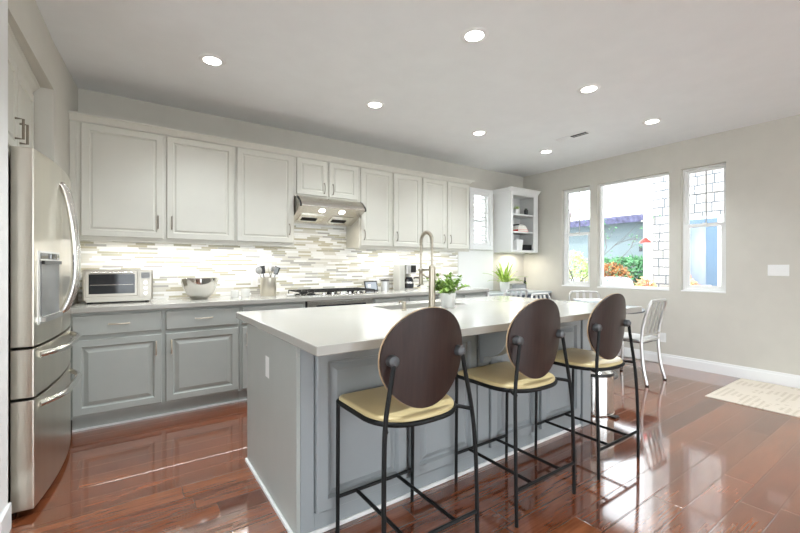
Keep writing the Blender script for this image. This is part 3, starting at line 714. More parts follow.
# cabinet above the fridge
oc = thing('cabinet_over_refrigerator', 'white two door cabinet above the refrigerator in the alcove', 'cabinet', (-.535, 2.536, 1.835), R(90))
LW = .985
MB().box(0.0, LW, 0, .60, 0, .53).build('body', 'cream', oc)
for (a, bb, hx) in ((.02, LW / 2 - .006, LW / 2 - .055), (LW / 2 + .006, LW - .02, LW / 2 + .055)):
    d_ = door_panel('door', bb - a, .49, 'cream', oc, (a, 0, .02), .02, 'soft')
    MB().tube([(0, 0, -.055), (0, -.034, -.055), (0, -.034, .055), (0, 0, .055)], .0065, 4, cap=True).build('handle', 'pull', d_).location = (hx - a, -.0195, .125)
MB().poly([(0, p[0] * .8, .528 + p[1]) for p in prof], (LW, 0, 0)).build('crown', 'cream', oc)

# ------------------------------------------------------------------ island
IX0, IX1, IY0, IY1 = .612, 2.95, 1.70, 2.58
il = thing('kitchen_island', 'large grey panelled kitchen island base in the middle of the room', 'kitchen island', (IX0, IY0, 0))
LX, LY = IX1 - IX0, IY1 - IY0; IH = CZ - .042
a0, a1, b0_, b1_ = 1.48 - IX0, 2.26 - IX0, 2.26 - IY0, LY - .007
MB().box(.006, LX - .006, .006, LY - .006, .0, .69).box(.006, a0, .006, LY - .006, .69, IH).box(a1, LX - .006, .006, LY - .006, .69, IH).box(a0, a1, .006, b0_, .69, IH).build('body', 'isle', il)
MB().box(0, .018, .0, LY, .0, IH - .001).build('end_panel', 'grey_cab', il, bevel=.001)
MB().box(LX - .018, LX, .03, LY, .0, IH - .001).build('end_panel', 'isle', il, bevel=.001)
MB().box(.0185, .082, -.004, .02, .0, IH - .001).build('corner_post', 'isle', il, bevel=.002)
MB().box(LX - .11, LX, -.03, .04, .0, IH - .001).build('corner_post', 'isle', il, bevel=.003)
MB().box(.082, LX - .11, -.006, .02, .0, .095).build('base_rail', 'isle', il, bevel=.002)
MB().box(-.012, LX + .012, -.042, -.0305, 0, .018)
m_ = MB(); m_.box(-.014, -.0005, -.004, LY, 0, .02); m_.box(-.014, LX - .112, -.018, -.0065, 0, .020); m_.build('shoe_molding', 'trim', il, bevel=.003)
pan = [(.088, .585), (.615, 1.10), (1.225, 1.695), (1.725, 2.205)]
for a, bb in pan:
    door_panel('front_panel', bb - a, .735, 'isle', il, (a, .006, .10), .034, 'deep')
for cx_ in (1.128, ):
    m_ = MB(); pts = [(cx_, .005, IH - .002), (cx_, -.265, IH - .002), (cx_, -.265, IH - .035)]
    for k in range(9):
        a = R(90 + 90 * k / 8 * 1.0); pts.append((cx_, -.060 - .17 * (1 - math.sin(R(90) - R(90 * k / 8)) ) * 0 - .17 * math.cos(R(90 * k / 8)) * 1.0, IH - .05 - .145 * math.sin(R(90 * k / 8))))
    pts += [(cx_, -.045, IH - .236), (cx_, .005, IH - .24)]
    m_.poly(pts, (.07, 0, 0)); m_.build('corbel', 'isle', il, bevel=.003)
    MB().box(cx_ - .012, cx_ + .082, -.02, .006, .1, IH - .002).build('pilaster', 'isle', il, bevel=.002)
# rear doors of the island (towards the range)
for a in (.03, .60, 1.17, 1.74):
    d_ = door_panel('door', .54, .72, 'isle', il, (a + .54, LY - .006, .12), .02, 'raised', R(180)); pull(d_, (.05, -.02, .6), .11)
plate('white outlet plate on the left end of the island', (IX0 - .0003, 2.145, .68), R(-90) + R(180) * 1, 1, w=.07, h=.115)
bpy.data.objects[-1] if False else None

# island top with sink cut-out
SK = (1.50, 2.24, 2.28, 2.55)
TX0, TX1, TY0, TY1 = .580, 3.16, 1.392, 2.745
m_ = MB()
zt, zb = CZ, CZ - .04
def ringcut(o_, i_, n=4):
    pass
O = [(TX0, TY0), (TX1, TY0), (TX1, TY1), (TX0, TY1)]; I = [(SK[0], SK[2]), (SK[1], SK[2]), (SK[1], SK[3]), (SK[0], SK[3])]
vt = [m_.b.verts.new((*p_, zt)) for p_ in O]; vb = [m_.b.verts.new((*p_, zb)) for p_ in O]
it = [m_.b.verts.new((*p_, zt)) for p_ in I]; ib = [m_.b.verts.new((*p_, zb)) for p_ in I]
for k in range(4):
    j = (k + 1) % 4
    m_.b.faces.new((vt[k], vt[j], it[j], it[k])); m_.b.faces.new((vb[j], vb[k], ib[k], ib[j]))
    m_.b.faces.new((vb[k], vb[j], vt[j], vt[k])); m_.b.faces.new((it[k], it[j], ib[j], ib[k]))
tag(m_.build('island_worktop', 'quartz', bevel=.004), 'thick white quartz top overhanging the grey island', 'worktop')
sk = MB().rings([[(SK[0] - .01, SK[2] - .01, zb - .001), (SK[1] + .01, SK[2] - .01, zb - .001), (SK[1] + .01, SK[3] + .01, zb - .001), (SK[0] - .01, SK[3] + .01, zb - .001)],
                 [(SK[0] + .0, SK[2] + .0, zb - .001), (SK[1] - .0, SK[2] + .0, zb - .001), (SK[1] - .0, SK[3] - .0, zb - .001), (SK[0] + .0, SK[3] - .0, zb - .001)],
                 [(SK[0] + .01, SK[2] + .01, .70), (SK[1] - .01, SK[2] + .01, .70), (SK[1] - .01, SK[3] - .01, .70), (SK[0] + .01, SK[3] - .01, .70)]])
sk.b.faces.ensure_lookup_table()
bmesh.ops.delete(sk.b, geom=[sk.b.faces[8]], context='FACES_ONLY')
si = thing('undermount_sink', 'stainless undermount sink set in the island top', 'sink', (0, 0, 0)); sk.build('basin', 'steel_h', si)
MB().lathe([(.04, .7005), (.04, .703), (0, .703)], 20, (1.87, 2.5, 0)).build('drain', 'chrome', si)
# faucet
fa = thing('kitchen_faucet', 'tall brushed nickel pull-down faucet with spring neck on the island', 'faucet', (1.797, 2.20, CZ))
MB().lathe([(0, 0), (.03, 0), (.030, .012), (.024, .016), (.024, .30), (.018, .305), (0, .305)], 28).build('body', 'nickel', fa)
pts = [(0, 0, .30), (0, 0, .44)] + arc((0, .065, .485), .065, 180, 0, 12, 'yz') + [(0, .13, .40), (0, .13, .28)]
MB().tube(pts, .0085, 10).build('hose', 'nickel', fa)
m_ = MB(); P_ = smoothpath(pts, 5); hel = []
import itertools
cum = 0; tot = len(P_)
for i in range(len(P_) - 1):
    for k in range(6):
        f = k / 6; p_ = P_[i].lerp(P_[i + 1], f); d_ = (P_[i + 1] - P_[i]); 
        if d_.length < 1e-6: continue
        cum += d_.length / 6; d_.normalize(); a_ = Vector((1, 0, 0)); c_ = d_.cross(a_); ang = cum / .0095 * 2 * math.pi
        hel.append(p_ + (a_ * math.cos(ang) + c_ * math.sin(ang)) * .0125)
if len(hel) > 10: m_.tube(hel, .0022, 5)
m_.build('spring', 'nickel', fa)
MB().lathe([(0, 0), (.015, 0), (.017, .01), (.014, .10), (.012, .105), (0, .105)], 20, (0, .13, .165)).build('spray_head', 'nickel', fa)
MB().tube([(0, .02, .275), (0, .13, .275)], .006, 8).lathe([(.018, 0), (.022, .002), (.022, .016), (.018, .018)], 20, (0, .13, .268)).build('holder_arm', 'nickel', fa)
MB().tube([(-.02, 0, .22), (-.05, 0, .225), (-.10, .0, .25)], .006, 10).build('lever', 'nickel', fa)
sd = thing('soap_dispenser', 'short brushed nickel soap dispenser at the left front of the sink', 'soap dispenser', (1.552, 2.20, CZ))
MB().lathe([(0, 0), (.022, 0), (.022, .006), (.013, .010), (.013, .06), (0, .062)], 24).build('pump', 'nickel', sd)
MB().tube([(0, 0, .055), (0, .05, .058), (0, .058, .045)], .006, 8).build('spout', 'nickel', sd)
# potted plant
pp = thing('potted_plant', 'bushy green leafy plant in a white pot on the island by the faucet', 'plant', (1.94, 2.19, CZ))
MB().lathe([(0, 0), (.047, 0), (.049, .003), (.058, .105), (.054, .105), (.050, .09), (0, .088)], 36).build('pot', 'white_cer', pp)
MB().lathe([(0, .0885), (.0495, .0885), (.0495, .091), (0, .094)], 20).build('soil', 'soil', pp)
def leafquad(m_, p0, d, s, L, w):
    up = d.cross(s); up.normalize()
    a = p0; b1 = p0 + d * L * .45 + s * w - up * w * .15; b2 = p0 + d * L * .45 - s * w - up * w * .15; c_ = p0 + d * L; mid = p0 + d * L * .5 + up * w * .25
    va, vb1, vb2, vc, vm = [m_.b.verts.new(q) for q in (a, b1, b2, c_, mid)]
    for tri in ((va, vb1, vm), (vb1, vc, vm), (vc, vb2, vm), (vb2, va, vm)): m_.b.faces.new(tri)
rnd = random.Random(3)
st = MB(); lf = MB()
for k in range(36):
    a = rnd.uniform(0, 6.28); e = rnd.uniform(.2, 1.35); L = rnd.uniform(.11, .205)
    tip = Vector((math.cos(a) * math.cos(e) * L * 1.15, math.sin(a) * math.cos(e) * L * 1.15, .09 + math.sin(e) * L * .82)); base_ = Vector((math.cos(a) * .015, math.sin(a) * .015, .088))
    P2 = smoothpath([base_, base_.lerp(tip, .5) + Vector((0, 0, .015)), tip], 4); st.tube(P2, .0014, 4)
    for q in range(2, len(P2)):
        for rep in range(2):
            az = rnd.uniform(0, 6.28); ee = rnd.uniform(-.2, 1.0); d_ = Vector((math.cos(az) * math.cos(ee), math.sin(az) * math.cos(ee), math.sin(ee)))
            s_ = d_.cross(Vector((0, 0, 1))).normalized(); leafquad(lf, P2[q], d_, s_, rnd.uniform(.026, .040), rnd.uniform(.010, .015))
st.build('stems', 'leaf', pp); lf.build('leaves', 'leaf', pp, smooth=False)

# ------------------------------------------------------------------ bar stools
def stool():
    t_ = thing('bar_stool', 'x', 'bar stool', (0, 0, 0), 0, 'dark backed bar stools along the island')
    # local: sitter faces +Y; seat centre at origin
    HX = .217; HS = .612
    out = []
    y1, y0 = .205, -.215
    def dshape(gr=0, n=10):
        P_ = []
        cr_ = .032
        for (cx, cy, a0, a1, r_) in ((HX - cr_, y1 - cr_, 0, 90, cr_), (-HX + cr_, y1 - cr_, 90, 180, cr_)):
            for k in range(7):
                a = R(a0 + (a1 - a0) * k / 6); P_.append((cx + (r_ + gr) * math.cos(a), cy + (r_ + gr) * math.sin(a)))
        # rear big curve
        for k in range(1, 20):
            a = R(180 + 180 * k / 20); ex = abs(math.cos(a)) ** .74 * (1 if math.cos(a) > 0 else -1); ey = -abs(math.sin(a)) ** .9
            P_.append(((HX + gr) * ex, -.02 + (abs(y0) - .02 + gr) * ey))
        return P_
    prof_ = [(-.004, 0), (0, .003), (0, .013), (-.004, .018), (-.012, .020), (-.016, .0203), (-.022, .0203)]
    loops = []
    for gr, z in prof_:
        base_p = dshape(0); loops.append([(x * (1 + gr / HX), y_ * (1 + gr / .21), HS + z) for x, y_ in base_p])
    MB().rings(loops).build('seat', 'seat', t_, smooth=True)
    fp = [(x * 1.012, y_ * 1.012, HS - .006) for x, y_ in dshape(0)]
    MB().tube(fp, .0105, 8, True).build('seat_frame', 'black', t_)
    for sx in (-1, 1):
        MB().tube([(sx * .212, .205, 0.0), (sx * .213, .198, .607)], .0092, 10).build('leg', 'black', t_)
        # rear leg runs up to the backrest
        pr_ = smoothpath([(sx * .236, -.235, 0), (sx * .237, -.232, .28), (sx * .231, -.224, .50), (sx * .218, -.214, .64), (sx * .196, -.209, .75), (sx * .174, -.206, .856)], 5)
        rl = MB().tube(pr_, .0092, 10).build('leg', 'black', t_)
        MB().tube(smoothpath([(sx * .165, -.140, HS - .004), (sx * .195, -.175, HS - .004), (sx * .218, -.217, HS - .006)], 4), .009, 8).build('side_bracket', 'black', t_)
        MB().tube([(sx * .173, -.216, .858), (sx * .173, -.208, .858), (sx * .170, -.176, .858)], [.012, .022, .024], 18).build('pivot_knob', 'shade_knob', t_)
    zf = .165
    MB().tube([(-.212, .203, zf), (.212, .203, zf)], .0085, 8).build('front_bar', 'black', t_)
    MB().tube([(-.231, -.233, zf), (.231, -.233, zf)], .0085, 8).build('rear_bar', 'black', t_)
    for x in (-.115, .115): MB().tube([(x, .203, zf), (x, -.233, zf)], .0085, 8).build('footrest_bar', 'black', t_)
    # egg shaped curved shell
    n_ = 48; cz = .860; thk = .012
    def edge_pt(a):
        c_, s_ = math.cos(a), math.sin(a)
        hh = .195 if s_ > 0 else .213
        ww = .212
        e = 2.06
        x = ww * (abs(c_) ** (2 / e)) * (1 if c_ > 0 else -1); z = hh * (abs(s_) ** (2 / e)) * (1 if s_ > 0 else -1)
        if z < 0: x *= 1 - .10 * (abs(z) / hh) ** 2
        else: x *= 1 - .03 * (z / hh) ** 2
        return x, z
    def surf(x, z, off):
        y_ = -.206 + .85 * x * x - .08 * (z) + off
        return (x, y_, cz + z)
    fr_ = [1, .93, .78, .6, .4, .2]
    def shell(off0, off1, scale=1.0):
        loops = []
        for f in reversed(fr_): loops.append([surf(*(q * f * scale for q in edge_pt(2 * math.pi * k / n_)), off0) for k in range(n_)])
        for f in fr_: loops.append([surf(*(q * f * scale for q in edge_pt(2 * math.pi * k / n_)), off1) for k in range(n_)])
        return loops
    MB().rings(shell(0, .009)).build('backrest', 'walnut', t_, smooth=True)
    m2 = MB()
    loops = []
    for f, off in ((.9, .0095), (1.012, .0095), (1.012, .0145), (.9, .0145)): loops.append([surf(*(q * f for q in edge_pt(2 * math.pi * k / n_)), off) for k in range(n_)])
    m2.rings(loops).build('inner_shell', 'rim', t_, smooth=True)
    return t_
M['shade_knob'] = simple('dark_grey_metal', (.13, .135, .14), .5, .7, var=.05)
st0 = stool(); st0.location = (1.000, 1.442, 0); st0['label'] = 'nearest bar stool, dark oval back, at the left end of the island'
for x, lab in ((1.732, 'middle bar stool of the three, in front of the island corbel'), (2.450, 'far bar stool with dark oval back, closest to the dining table')):
    s_ = dup(st0); s_.location = (x, 1.442, 0); s_['label'] = lab

# trash bin
tc = thing('step_bin', 'round polished steel step bin at the right end of the island', 'trash bin', (3.22, 1.80, 0))
MB().lathe([(0, .0), (.155, 0), (.157, .02), (.152, .022), (.152, .325), (0, .326)], 48).build('body', 'chrome', tc)
MB().lathe([(.153, .3265), (.158, .330), (.158, .345), (.150, .350), (.148, .3265)], 48).build('rim', 'black_pl', tc)
MB().lathe([(.147, .330), (.147, .348), (.12, .365), (.06, .375), (0, .378)], 40).build('lid', 'chrome', tc)
MB().box(-.03, .03, -.20, -.150, .004, .016).build('pedal', 'black_pl', tc, bevel=.003)

# ------------------------------------------------------------------ dining table and chairs
dt = thing('dining_table', 'round pedestal dining table with dark edge beyond the island', 'table', (4.375, 2.46, 0))
MB().lathe([(0, .735), (.505, .735), (.515, .739), (.515, .752), (.508, .758), (0, .758)], 72).build('tabletop', 'tabletop', dt)
MB().lathe([(.500, .7345), (.517, .7345), (.5175, .749), (.5155, .749)], 72).build('edge_band', 'graytrim', dt)
MB().lathe([(0, 0), (.26, 0), (.26, .015), (.10, .035), (.075, .06), (.070, .60), (.11, .70), (.20, .7335), (0, .7335)], 40).build('pedestal', 'pedestal', dt)
tr_ = thing('tray', 'shallow white tray with dark base on the dining table', 'tray', (4.62, 2.62, .7585), R(-35))
MB().rings([[(-.12, -.09, 0), (.12, -.09, 0), (.12, .09, 0), (-.12, .09, 0)], [(-.12, -.09, .012), (.12, -.09, .012), (.12, .09, .012), (-.12, .09, .012)]]).build('base', 'black_pl', tr_)
MB().rings([[(-.12, -.09, .0125), (.12, -.09, .0125), (.12, .09, .0125), (-.12, .09, .0125)], [(-.165, -.125, .062), (.165, -.125, .062), (.165, .125, .062), (-.165, .125, .062)], [(-.157, -.117, .062), (.157, -.117, .062), (.157, .117, .062), (-.157, .117, .062)], [(-.115, -.085, .018), (.115, -.085, .018), (.115, .085, .018), (-.115, .085, .018)]]).build('bowl', 'white_cer', tr_)
cd = tag(MB().lathe([(0, 0), (.03, 0), (.03, .012), (0, .012)], 20).build('coaster', 'black_pl'), 'small black coaster on the dining table beside the white tray', 'coaster'); cd.location = (4.66, 2.42, .7585)

def navy_chair(H=.865, name='dining_chair'):
    t_ = thing(name, 'x', 'chair', (0, 0, 0), 0, 'aluminium dining chairs')
    hs = .455
    # sitter faces +Y
    bk = .055 * (H - .45) / .41
    hoop = [(-.195, -.185, hs), (-.193, -.205, .62), (-.188, -.205 - bk * .8, H - .07), (-.172, -.21 - bk, H - .018), (-.13, -.212 - bk, H), (.13, -.212 - bk, H), (.172, -.21 - bk, H - .018), (.188, -.205 - bk * .8, H - .07), (.193, -.205, .62), (.195, -.185, hs)]
    MB().tube(smoothpath(hoop, 4), .0145, 10).build('back_frame', 'alu', t_)
    for x in (-.085, 0, .085):
        MB().poly([(x - .019, -.196, .50), (x + .019, -.196, .50), (x + .019, -.190, .50), (x - .019, -.190, .50)], (0, -.018 - bk, H - .505)).build('slat', 'alu', t_)
    MB().tube([(-.19, -.194, .505), (.19, -.194, .505)], .010, 8).build('lower_rail', 'alu', t_)
    seat_o = []
    n_ = 40
    def rr(w, d, r_, z, cy=0):
        P_ = []
        for (cx, cyy, a0) in ((w - r_, d - r_, 0), (-w + r_, d - r_, 90), (-w + r_, -d + r_, 180), (w - r_, -d + r_, 270)):
            for k in range(6):
                a = R(a0 + 90 * k / 5); P_.append((cx + r_ * math.cos(a), cy + cyy + r_ * math.sin(a), z))
        return P_
    MB().rings([rr(.20, .20, .05, hs - .022), rr(.208, .208, .055, hs - .015), rr(.208, .208, .055, hs - .002), rr(.20, .20, .05, hs + .004), rr(.15, .15, .05, hs - .004)]).build('seat', 'alu', t_, smooth=True)
    MB().rings([rr(.196, .196, .05, hs - .030), rr(.196, .196, .05, hs - .0225)]).build('seat_rim', 'graytrim', t_)
    for sx in (-1, 1):
        MB().tube(smoothpath([(sx * .195, -.185, hs - .0), (sx * .192, -.188, .36), (sx * .196, -.205, .18), (sx * .207, -.245, .012)], 4), [.016] * 12 + [.013], 10).build('leg', 'alu', t_)
        MB().tube(smoothpath([(sx * .188, .185, hs - .02), (sx * .190, .190, .25), (sx * .197, .205, .012)], 4), [.016] * 8 + [.013], 10).build('leg', 'alu', t_)
        MB().tube([(sx * .193, -.196, .17), (sx * .193, .197, .17)], .008, 8).build('stretcher', 'alu', t_)
        for (x, y_) in ((.207, -.245), (.197, .205)): MB().tube([(sx * x, y_, 0), (sx * x, y_, .014)], .016, 10).build('foot_glide', 'rubber', t_)
    MB().tube([(-.19, .0, .17), (.19, .0, .17)], .008, 8).build('stretcher', 'alu', t_)
    return t_
def face(o, x, y, tx, ty): o.location = (x, y, 0); o.rotation_euler = (0, 0, math.atan2(ty - y, tx - x) - math.pi / 2)
cb = navy_chair(); cb['label'] = 'silver aluminium slat back chair right of the dining table, its back to the viewer'
# rear feet near (4.32,1.88) and (4.74,1.88): chair faces +Y
cb.location = (4.545, 2.11, 0); cb.rotation_euler = (0, 0, R(0))
ca = dup(cb); ca['label'] = 'silver aluminium chair behind the dining table, in front of the left wall window'; face(ca, 5.07, 2.93, 4.40, 2.42)
cc = dup(cb); cc['label'] = 'silver aluminium chair between the dining table and the desk, mostly hidden by the island'; face(cc, 4.36, 2.87, 4.375, 2.46)
ch = navy_chair(.935, 'desk_chair'); ch['label'] = 'taller silver chair with dark slats standing in front of the navy desk'; ch['group'] = ''; del ch['group']
ch.location = (3.92, 3.42, 0); ch.rotation_euler = (0, 0, R(-4))

# ------------------------------------------------------------------ desk nook
dk = thing('corner_desk', 'navy desk with pale top built into the far corner under the shelf cabinet', 'desk', (4.025, 3.76, 0))
DW = XR - 4.025 - .016
MB().box(0, DW, -.01, .54, .80, .835).build('desktop', 'blue_top', dk, bevel=.003)
MB().box(.01, DW - .005, .02, .535, .62, .799).build('apron', 'navy', dk)
for a in (.05, .56, 1.0):
    d_ = MB().box(a, a + .42, .006, .0195, .645, .785).build('drawer', 'navy', dk, bevel=.002); MB().lathe([(0, 0), (.012, 0), (.012, .015), (0, .016)], 12).build('knob', 'pull', d_).location = (a + .21, .0, .715)
MB().box(.01, .05, .02, .535, 0, .619).build('side_panel', 'navy', dk); MB().box(DW - .045, DW - .005, .02, .535, 0, .619).build('side_panel', 'navy', dk)
fn = thing('potted_fern', 'bright green arching fern in a white ribbed pot on the corner desk', 'plant', (4.74, 4.05, .835))
MB().lathe([(0, 0), (.055, 0), (.072, .05), (.078, .135), (.072, .150), (.066, .145), (.066, .12), (0, .118)], 36).build('pot', 'white_cer', fn)
rnd = random.Random(11); fr_ = MB()
for k in range(44):
    a = rnd.uniform(0, 6.28); L = rnd.uniform(.28, .50); el = rnd.uniform(.45, 1.3)
    d_ = Vector((math.cos(a), math.sin(a), 0)); s_ = Vector((-math.sin(a), math.cos(a), 0)); pr = None
    for q in range(9):
        f = q / 8; hgt_ = math.sin(el) * L * f - .45 * L * f * f * (1.3 - el * .6); rad = .02 + math.cos(el) * L * f * .95
        c_ = Vector((0, 0, .13)) + d_ * rad + Vector((0, 0, hgt_)); w = .015 * math.sin(math.pi * min(1, f * .9 + .12)) + .001
        if c_.y > .22: c_.y = .22
        cur = (c_ - s_ * w, c_ + Vector((0, 0, -.004)), c_ + s_ * w)
        if pr: fr_.quad([pr[0], pr[1], cur[1], cur[0]]); fr_.quad([pr[1], pr[2], cur[2], cur[1]])
        pr = cur
fr_.build('fronds', 'fern', fn, smooth=True)
lt = thing('letter_tray', 'grey metal letter tray behind the fern on the corner desk', 'letter tray', (5.04, 4.12, .835))
m_ = MB(); m_.box(-.17, .17, -.10, .12, .001, .006); m_.box(-.17, .17, .115, .12, .006, .11); m_.box(-.17, -.165, -.10, .12, .006, .11); m_.box(.165, .17, -.10, .12, .006, .11); m_.build('tray', 'alu', lt)
m_ = MB(); m_.box(-.165, .165, -.104, -.1005, .012, .10); m_.build('front', 'shade_grey', lt)
lp = thing('bottle', 'small dark bottle standing beside the letter tray on the desk', 'bottle', (5.29, 4.10, .835))
MB().lathe([(0, 0), (.022, 0), (.022, .13), (.010, .16), (.010, .19), (0, .19)], 18).build('glass_body', 'darkglass', lp)
MB().lathe([(0, .191), (.012, .191), (.012, .21), (0, .21)], 14).build('cap', 'black_pl', lp)

# rug
tag(MB().box(4.44, 5.47, .10, 1.41, .0005, .010).build('rug', 'rug', bevel=.002), 'pale beige patterned flat rug on the wood floor by the right wall', 'rug')

# ------------------------------------------------------------------ outside the windows
g = MB().box(XR + .2, 40, -14, 30, -.35, -.25).build('lawn', 'grass'); tag(g, 'pale ground outside the windows', 'ground'); struct(g)
g = MB().box(-12, XR + .2, YB + .25, 22, -.35, -.25).build('ground', 'grass'); tag(g, 'pale ground beyond the back wall', 'ground'); struct(g)
g = MB().box(-16, XR + .2, -20, YF - .2, -.2, -.12).box(-16, XL - .2, YF - .2, 10, -.2, -.12).build('patio', 'grass'); tag(g, 'unseen pale patio behind the viewer, added to bounce daylight indoors', 'ground'); struct(g)  # unseen ground, added and kept pale to bounce daylight onto the ceiling
NX = 8.5
nb = thing('neighbor_house', 'white shingled house wall close outside the middle and right windows', 'house', (NX, 0, -.25))
MB().box(0, 4, -3, 3.69, 0, 6.0).build('shingle_wall', 'shingle', nb)
MB().box(-.03, .0, 3.55, 3.71, 0, 6.0).build('corner_board', 'trim', nb)
dr = MB().box(-.05, -.001, 2.42, 3.15, .05, 2.37).build('door_frame', 'trim', nb, bevel=.004)
M['doorblue'] = simple('blue_grey_door_paint', (.13, .20, .29), .35, var=.05)
m, t, b = nt('curtained_pane'); M['curtain'] = m
wv = t.nodes.new('ShaderNodeTexWave'); wv.inputs['Scale'].default_value = 3.2; wv.inputs['Distortion'].default_value = 3.5; lnk(t, mapping(t, objco(t), (1, 1.0, .35), rot=(.5, 0, 0)), wv.inputs['Vector'])
lnk(t, ramp(t, wv.outputs['Fac'], [(0, (.20, .25, .32)), (.75, (.30, .35, .42)), (1, (.46, .50, .54))]), b.inputs['Base Color']); b.inputs['Roughness'].default_value = .2
dd = MB().box(-.065, -.0505, 2.50, 3.10, .06, 2.32).build('door', 'doorblue', nb, bevel=.003)
MB().box(-.072, -.0655, 2.66, 3.06, .25, 2.22).build('pane', 'curtain', dd)
MB().tube([(-.066, 2.57, 1.14), (-.11, 2.57, 1.14), (-.12, 2.68, 1.13)], .013, 8).build('handle', 'chrome', dd)
# flower bed shrubs in front of the shingle wall
def shrub(name, label, cat, loc, rx, ry, rz_, n, mat, ls=.05, seed=1, group=None):
    rn = random.Random(seed); t_ = thing(name, label, cat, loc, 0, group)
    m_ = MB()
    for k in range(n):
        u_ = rn.uniform(-1, 1); a = rn.uniform(0, 6.28); rr_ = rn.uniform(.6, 1.0) ** .5
        s2 = math.sqrt(1 - u_ * u_); p0 = Vector((rx * rr_ * s2 * math.cos(a), ry * rr_ * s2 * math.sin(a), rz_ * (1 + rr_ * u_)))
        d_ = Vector((rn.gauss(0, 1), rn.gauss(0, 1), rn.gauss(.3, 1))).normalized(); s_ = d_.orthogonal().normalized()
        leafquad(m_, p0, d_, s_, ls * rn.uniform(.7, 1.3), ls * .35)
    m_.build('foliage', mat, t_, smooth=False)
    m_ = MB()
    for k in range(7):
        a = k * .9; m_.tube([(0, 0, 0), (rx * .4 * math.cos(a), ry * .4 * math.sin(a), rz_ * .8), (rx * .7 * math.cos(a), ry * .7 * math.sin(a), rz_ * 1.5)], [.02, .012, .005], 5)
    m_.build('branches', 'bark', t_)
    return t_
shrub('flowering_shrub', 'pink and yellow flowering shrub below the white shingled wall', 'shrub', (7.9, 2.76, -.25), .27, .27, .64, 1500, 'pinkl', .075, 4)
shrub('flowering_shrub', 'pink and yellow flowering shrub by the white corner board', 'shrub', (7.9, 3.42, -.25), .27, .27, .63, 1300, 'pinkl', .07, 5)
shrub('hedge', 'dark green clipped hedge across the view of the middle window', 'hedge', (15.9, 7.6, -.25), .6, 1.9, .92, 4200, 'hedge', .16, 6)
shrub('orange_shrub', 'orange leaved shrub in front of the green hedge outside the middle window', 'shrub', (14.3, 7.35, -.25), .5, .75, .78, 2400, 'orange', .13, 7)
shrub('tall_shrub', 'pale green bushy shrub outside the left wall window', 'shrub', (8.2, 5.05, -.25), .45, .42, .92, 2600, 'lime', .07, 8)
# far house with eaves
fh = thing('far_house', 'pale blue-grey house with dark tiled eave beyond the hedge', 'house', (17.5, 2.8, -.25))
M['farwall'] = simple('pale_blue_grey_stucco', (.17, .215, .23), .9, var=.08, scale=.6); M['rooftile'] = simple('dark_roof_tiles', (.07, .07, .13), .8, var=.5, scale=7)
M['paleroof'] = simple('pale_roof', (.85, .80, .74), .8, var=.05, scale=3)
MB().box(0, 5, -3, 9.5, 0, 3.36).build('wall', 'farwall', fh)
MB().poly([(-.6, -3.5, 3.28), (-.6, -3.5, 3.52), (2.5, -3.5, 4.9), (2.5, -3.5, 4.6)], (0, 13.4, 0)).build('eave', 'rooftile', fh)
MB().poly([(-.5, -3.45, 3.59), (2.5, -3.45, 5.1), (2.5, -3.45, 4.92)], (0, 13.3, 0)).build('roof', 'paleroof', fh)
wd = MB().box(-.02, 0.001, 4.9, 5.02, 2.1, 2.3).build('window', 'darkglass', fh)
# car beyond
cr_ = thing('car', 'pale blue-white parked car seen low through the middle window', 'car', (11.5, 6.3, -.25), R(35))
M['carpaint'] = simple('pale_car_paint', (.34, .38, .46), .2, var=.01)
prof_c = [(-2.1, .3), (-2.1, .62), (-1.9, .72), (-1.1, .80), (-.6, 1.08), (-.35, 1.15), (.6, 1.16), (.9, 1.10), (1.5, .82), (2.0, .74), (2.1, .6), (2.1, .3)]
MB().poly([(x, -.8, z) for x, z in prof_c], (0, 1.6, 0)).build('body', 'carpaint', cr_, bevel=.06)
MB().poly([(x, -.812, z) for x, z in [(-1.0, .82), (-.55, 1.05), (-.33, 1.11), (.55, 1.115), (.85, 1.05), (1.3, .84)]], (0, 1.624, 0)).build('windows', M['curtain'], cr_)
for x in (-1.35, 1.35):
    for y_ in (-.82, .62): MB().tube([(x, y_, .30), (x, y_ + .2, .30)], .30, 24).build('wheel', 'rubber', cr_)
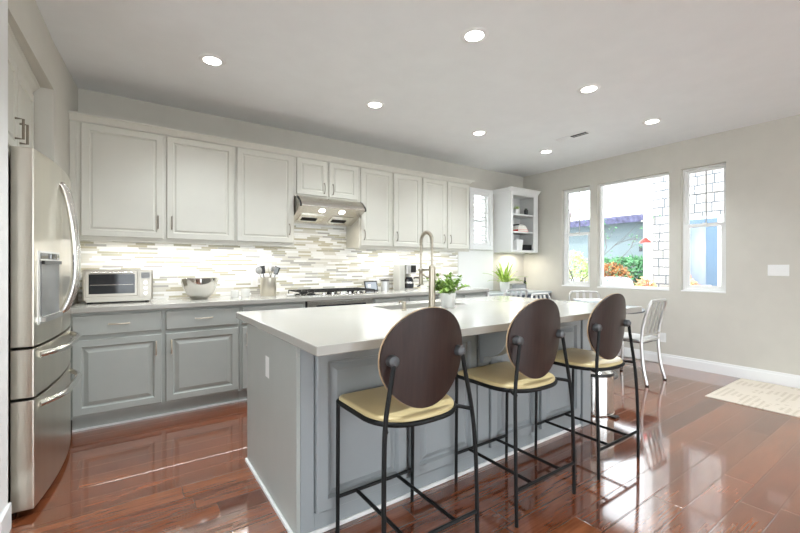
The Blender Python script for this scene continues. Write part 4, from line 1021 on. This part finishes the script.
# red hanging feeder
hf = thing('hanging_feeder', 'red topped hanging bird feeder outside the middle window', 'bird feeder', (7.2, 3.12, 1.62))
MB().tube([(0, 0, 1.6), (-.6, 0, 1.62), (-1.525, 0, 1.62)], .008, 6).build('bracket', 'black', hf)
MB().lathe([(.0, .09), (.02, .085), (.085, .02), (.095, 0), (0, .001)], 24).build('dish', 'red', hf)
MB().lathe([(0, .09), (.022, .09), (.022, .36), (0, .36)], 16).build('tube', 'glass', hf)
MB().lathe([(0, .36), (.07, .362), (.06, .385), (0, .40)], 20).build('cap', 'shade_grey', hf)
MB().tube([(0, 0, .40), (0, 0, 1.6)], .004, 5).build('cord', 'shade_grey', hf)
# trees
def tree(label, loc, h, spread, leafm, nleaf, seed, name='tree', lean=(0, 0), r0=.05, ls=.07):
    rn = random.Random(seed); t_ = thing(name, label, 'tree', loc)
    tr2 = MB(); tips = []
    def grow(p0, d, L, r_, depth):
        pts = [p0]; q = p0.copy(); dd_ = d.copy()
        for k in range(5):
            dd_ = (dd_ + Vector((rn.gauss(0, .16), rn.gauss(0, .16), rn.gauss(.03, .1)))).normalized(); q = q + dd_ * L / 5; pts.append(q.copy())
        tr2.tube(pts, [r_ * (1 - .1 * k) for k in range(6)], 5)
        if depth >= 2: tips.extend(pts[1:])
        if depth < 4:
            for k in range(3 if depth < 3 else 2):
                p1 = pts[rn.choice((2, 3, 4, 5))]; nd = (dd_ + Vector((rn.gauss(0, .6), rn.gauss(0, .6), rn.gauss(.1, .4)))).normalized(); grow(p1, nd, L * rn.uniform(.5, .75), r_ * .55, depth + 1)
    grow(Vector((0, 0, 0)), Vector((lean[0], lean[1], 1)).normalized(), h * .5, r0, 0)
    tr2.build('trunk', 'bark', t_)
    m_ = MB()
    for k in range(nleaf):
        p0 = rn.choice(tips) + Vector((rn.gauss(0, .06), rn.gauss(0, .06), rn.gauss(0, .06))) * spread; d_ = Vector((rn.gauss(0, 1), rn.gauss(0, 1), rn.gauss(-.2, 1))).normalized()
        leafquad(m_, p0, d_, d_.orthogonal().normalized(), ls * rn.uniform(.6, 1.3), ls * .35)
    m_.build('foliage', leafm, t_, smooth=False)
    return t_
tree('slender tree with purple leaves outside the left wall window', (9.5, 5.95, -.25), 5.0, 1.0, 'purple', 420, 21, r0=.045)
tree('thin leaning tree with a few green leaves outside the middle window', (7.5, 4.30, -.25), 3.6, .6, 'hedge', 200, 12, lean=(.05, -.16), r0=.018, ls=.06)
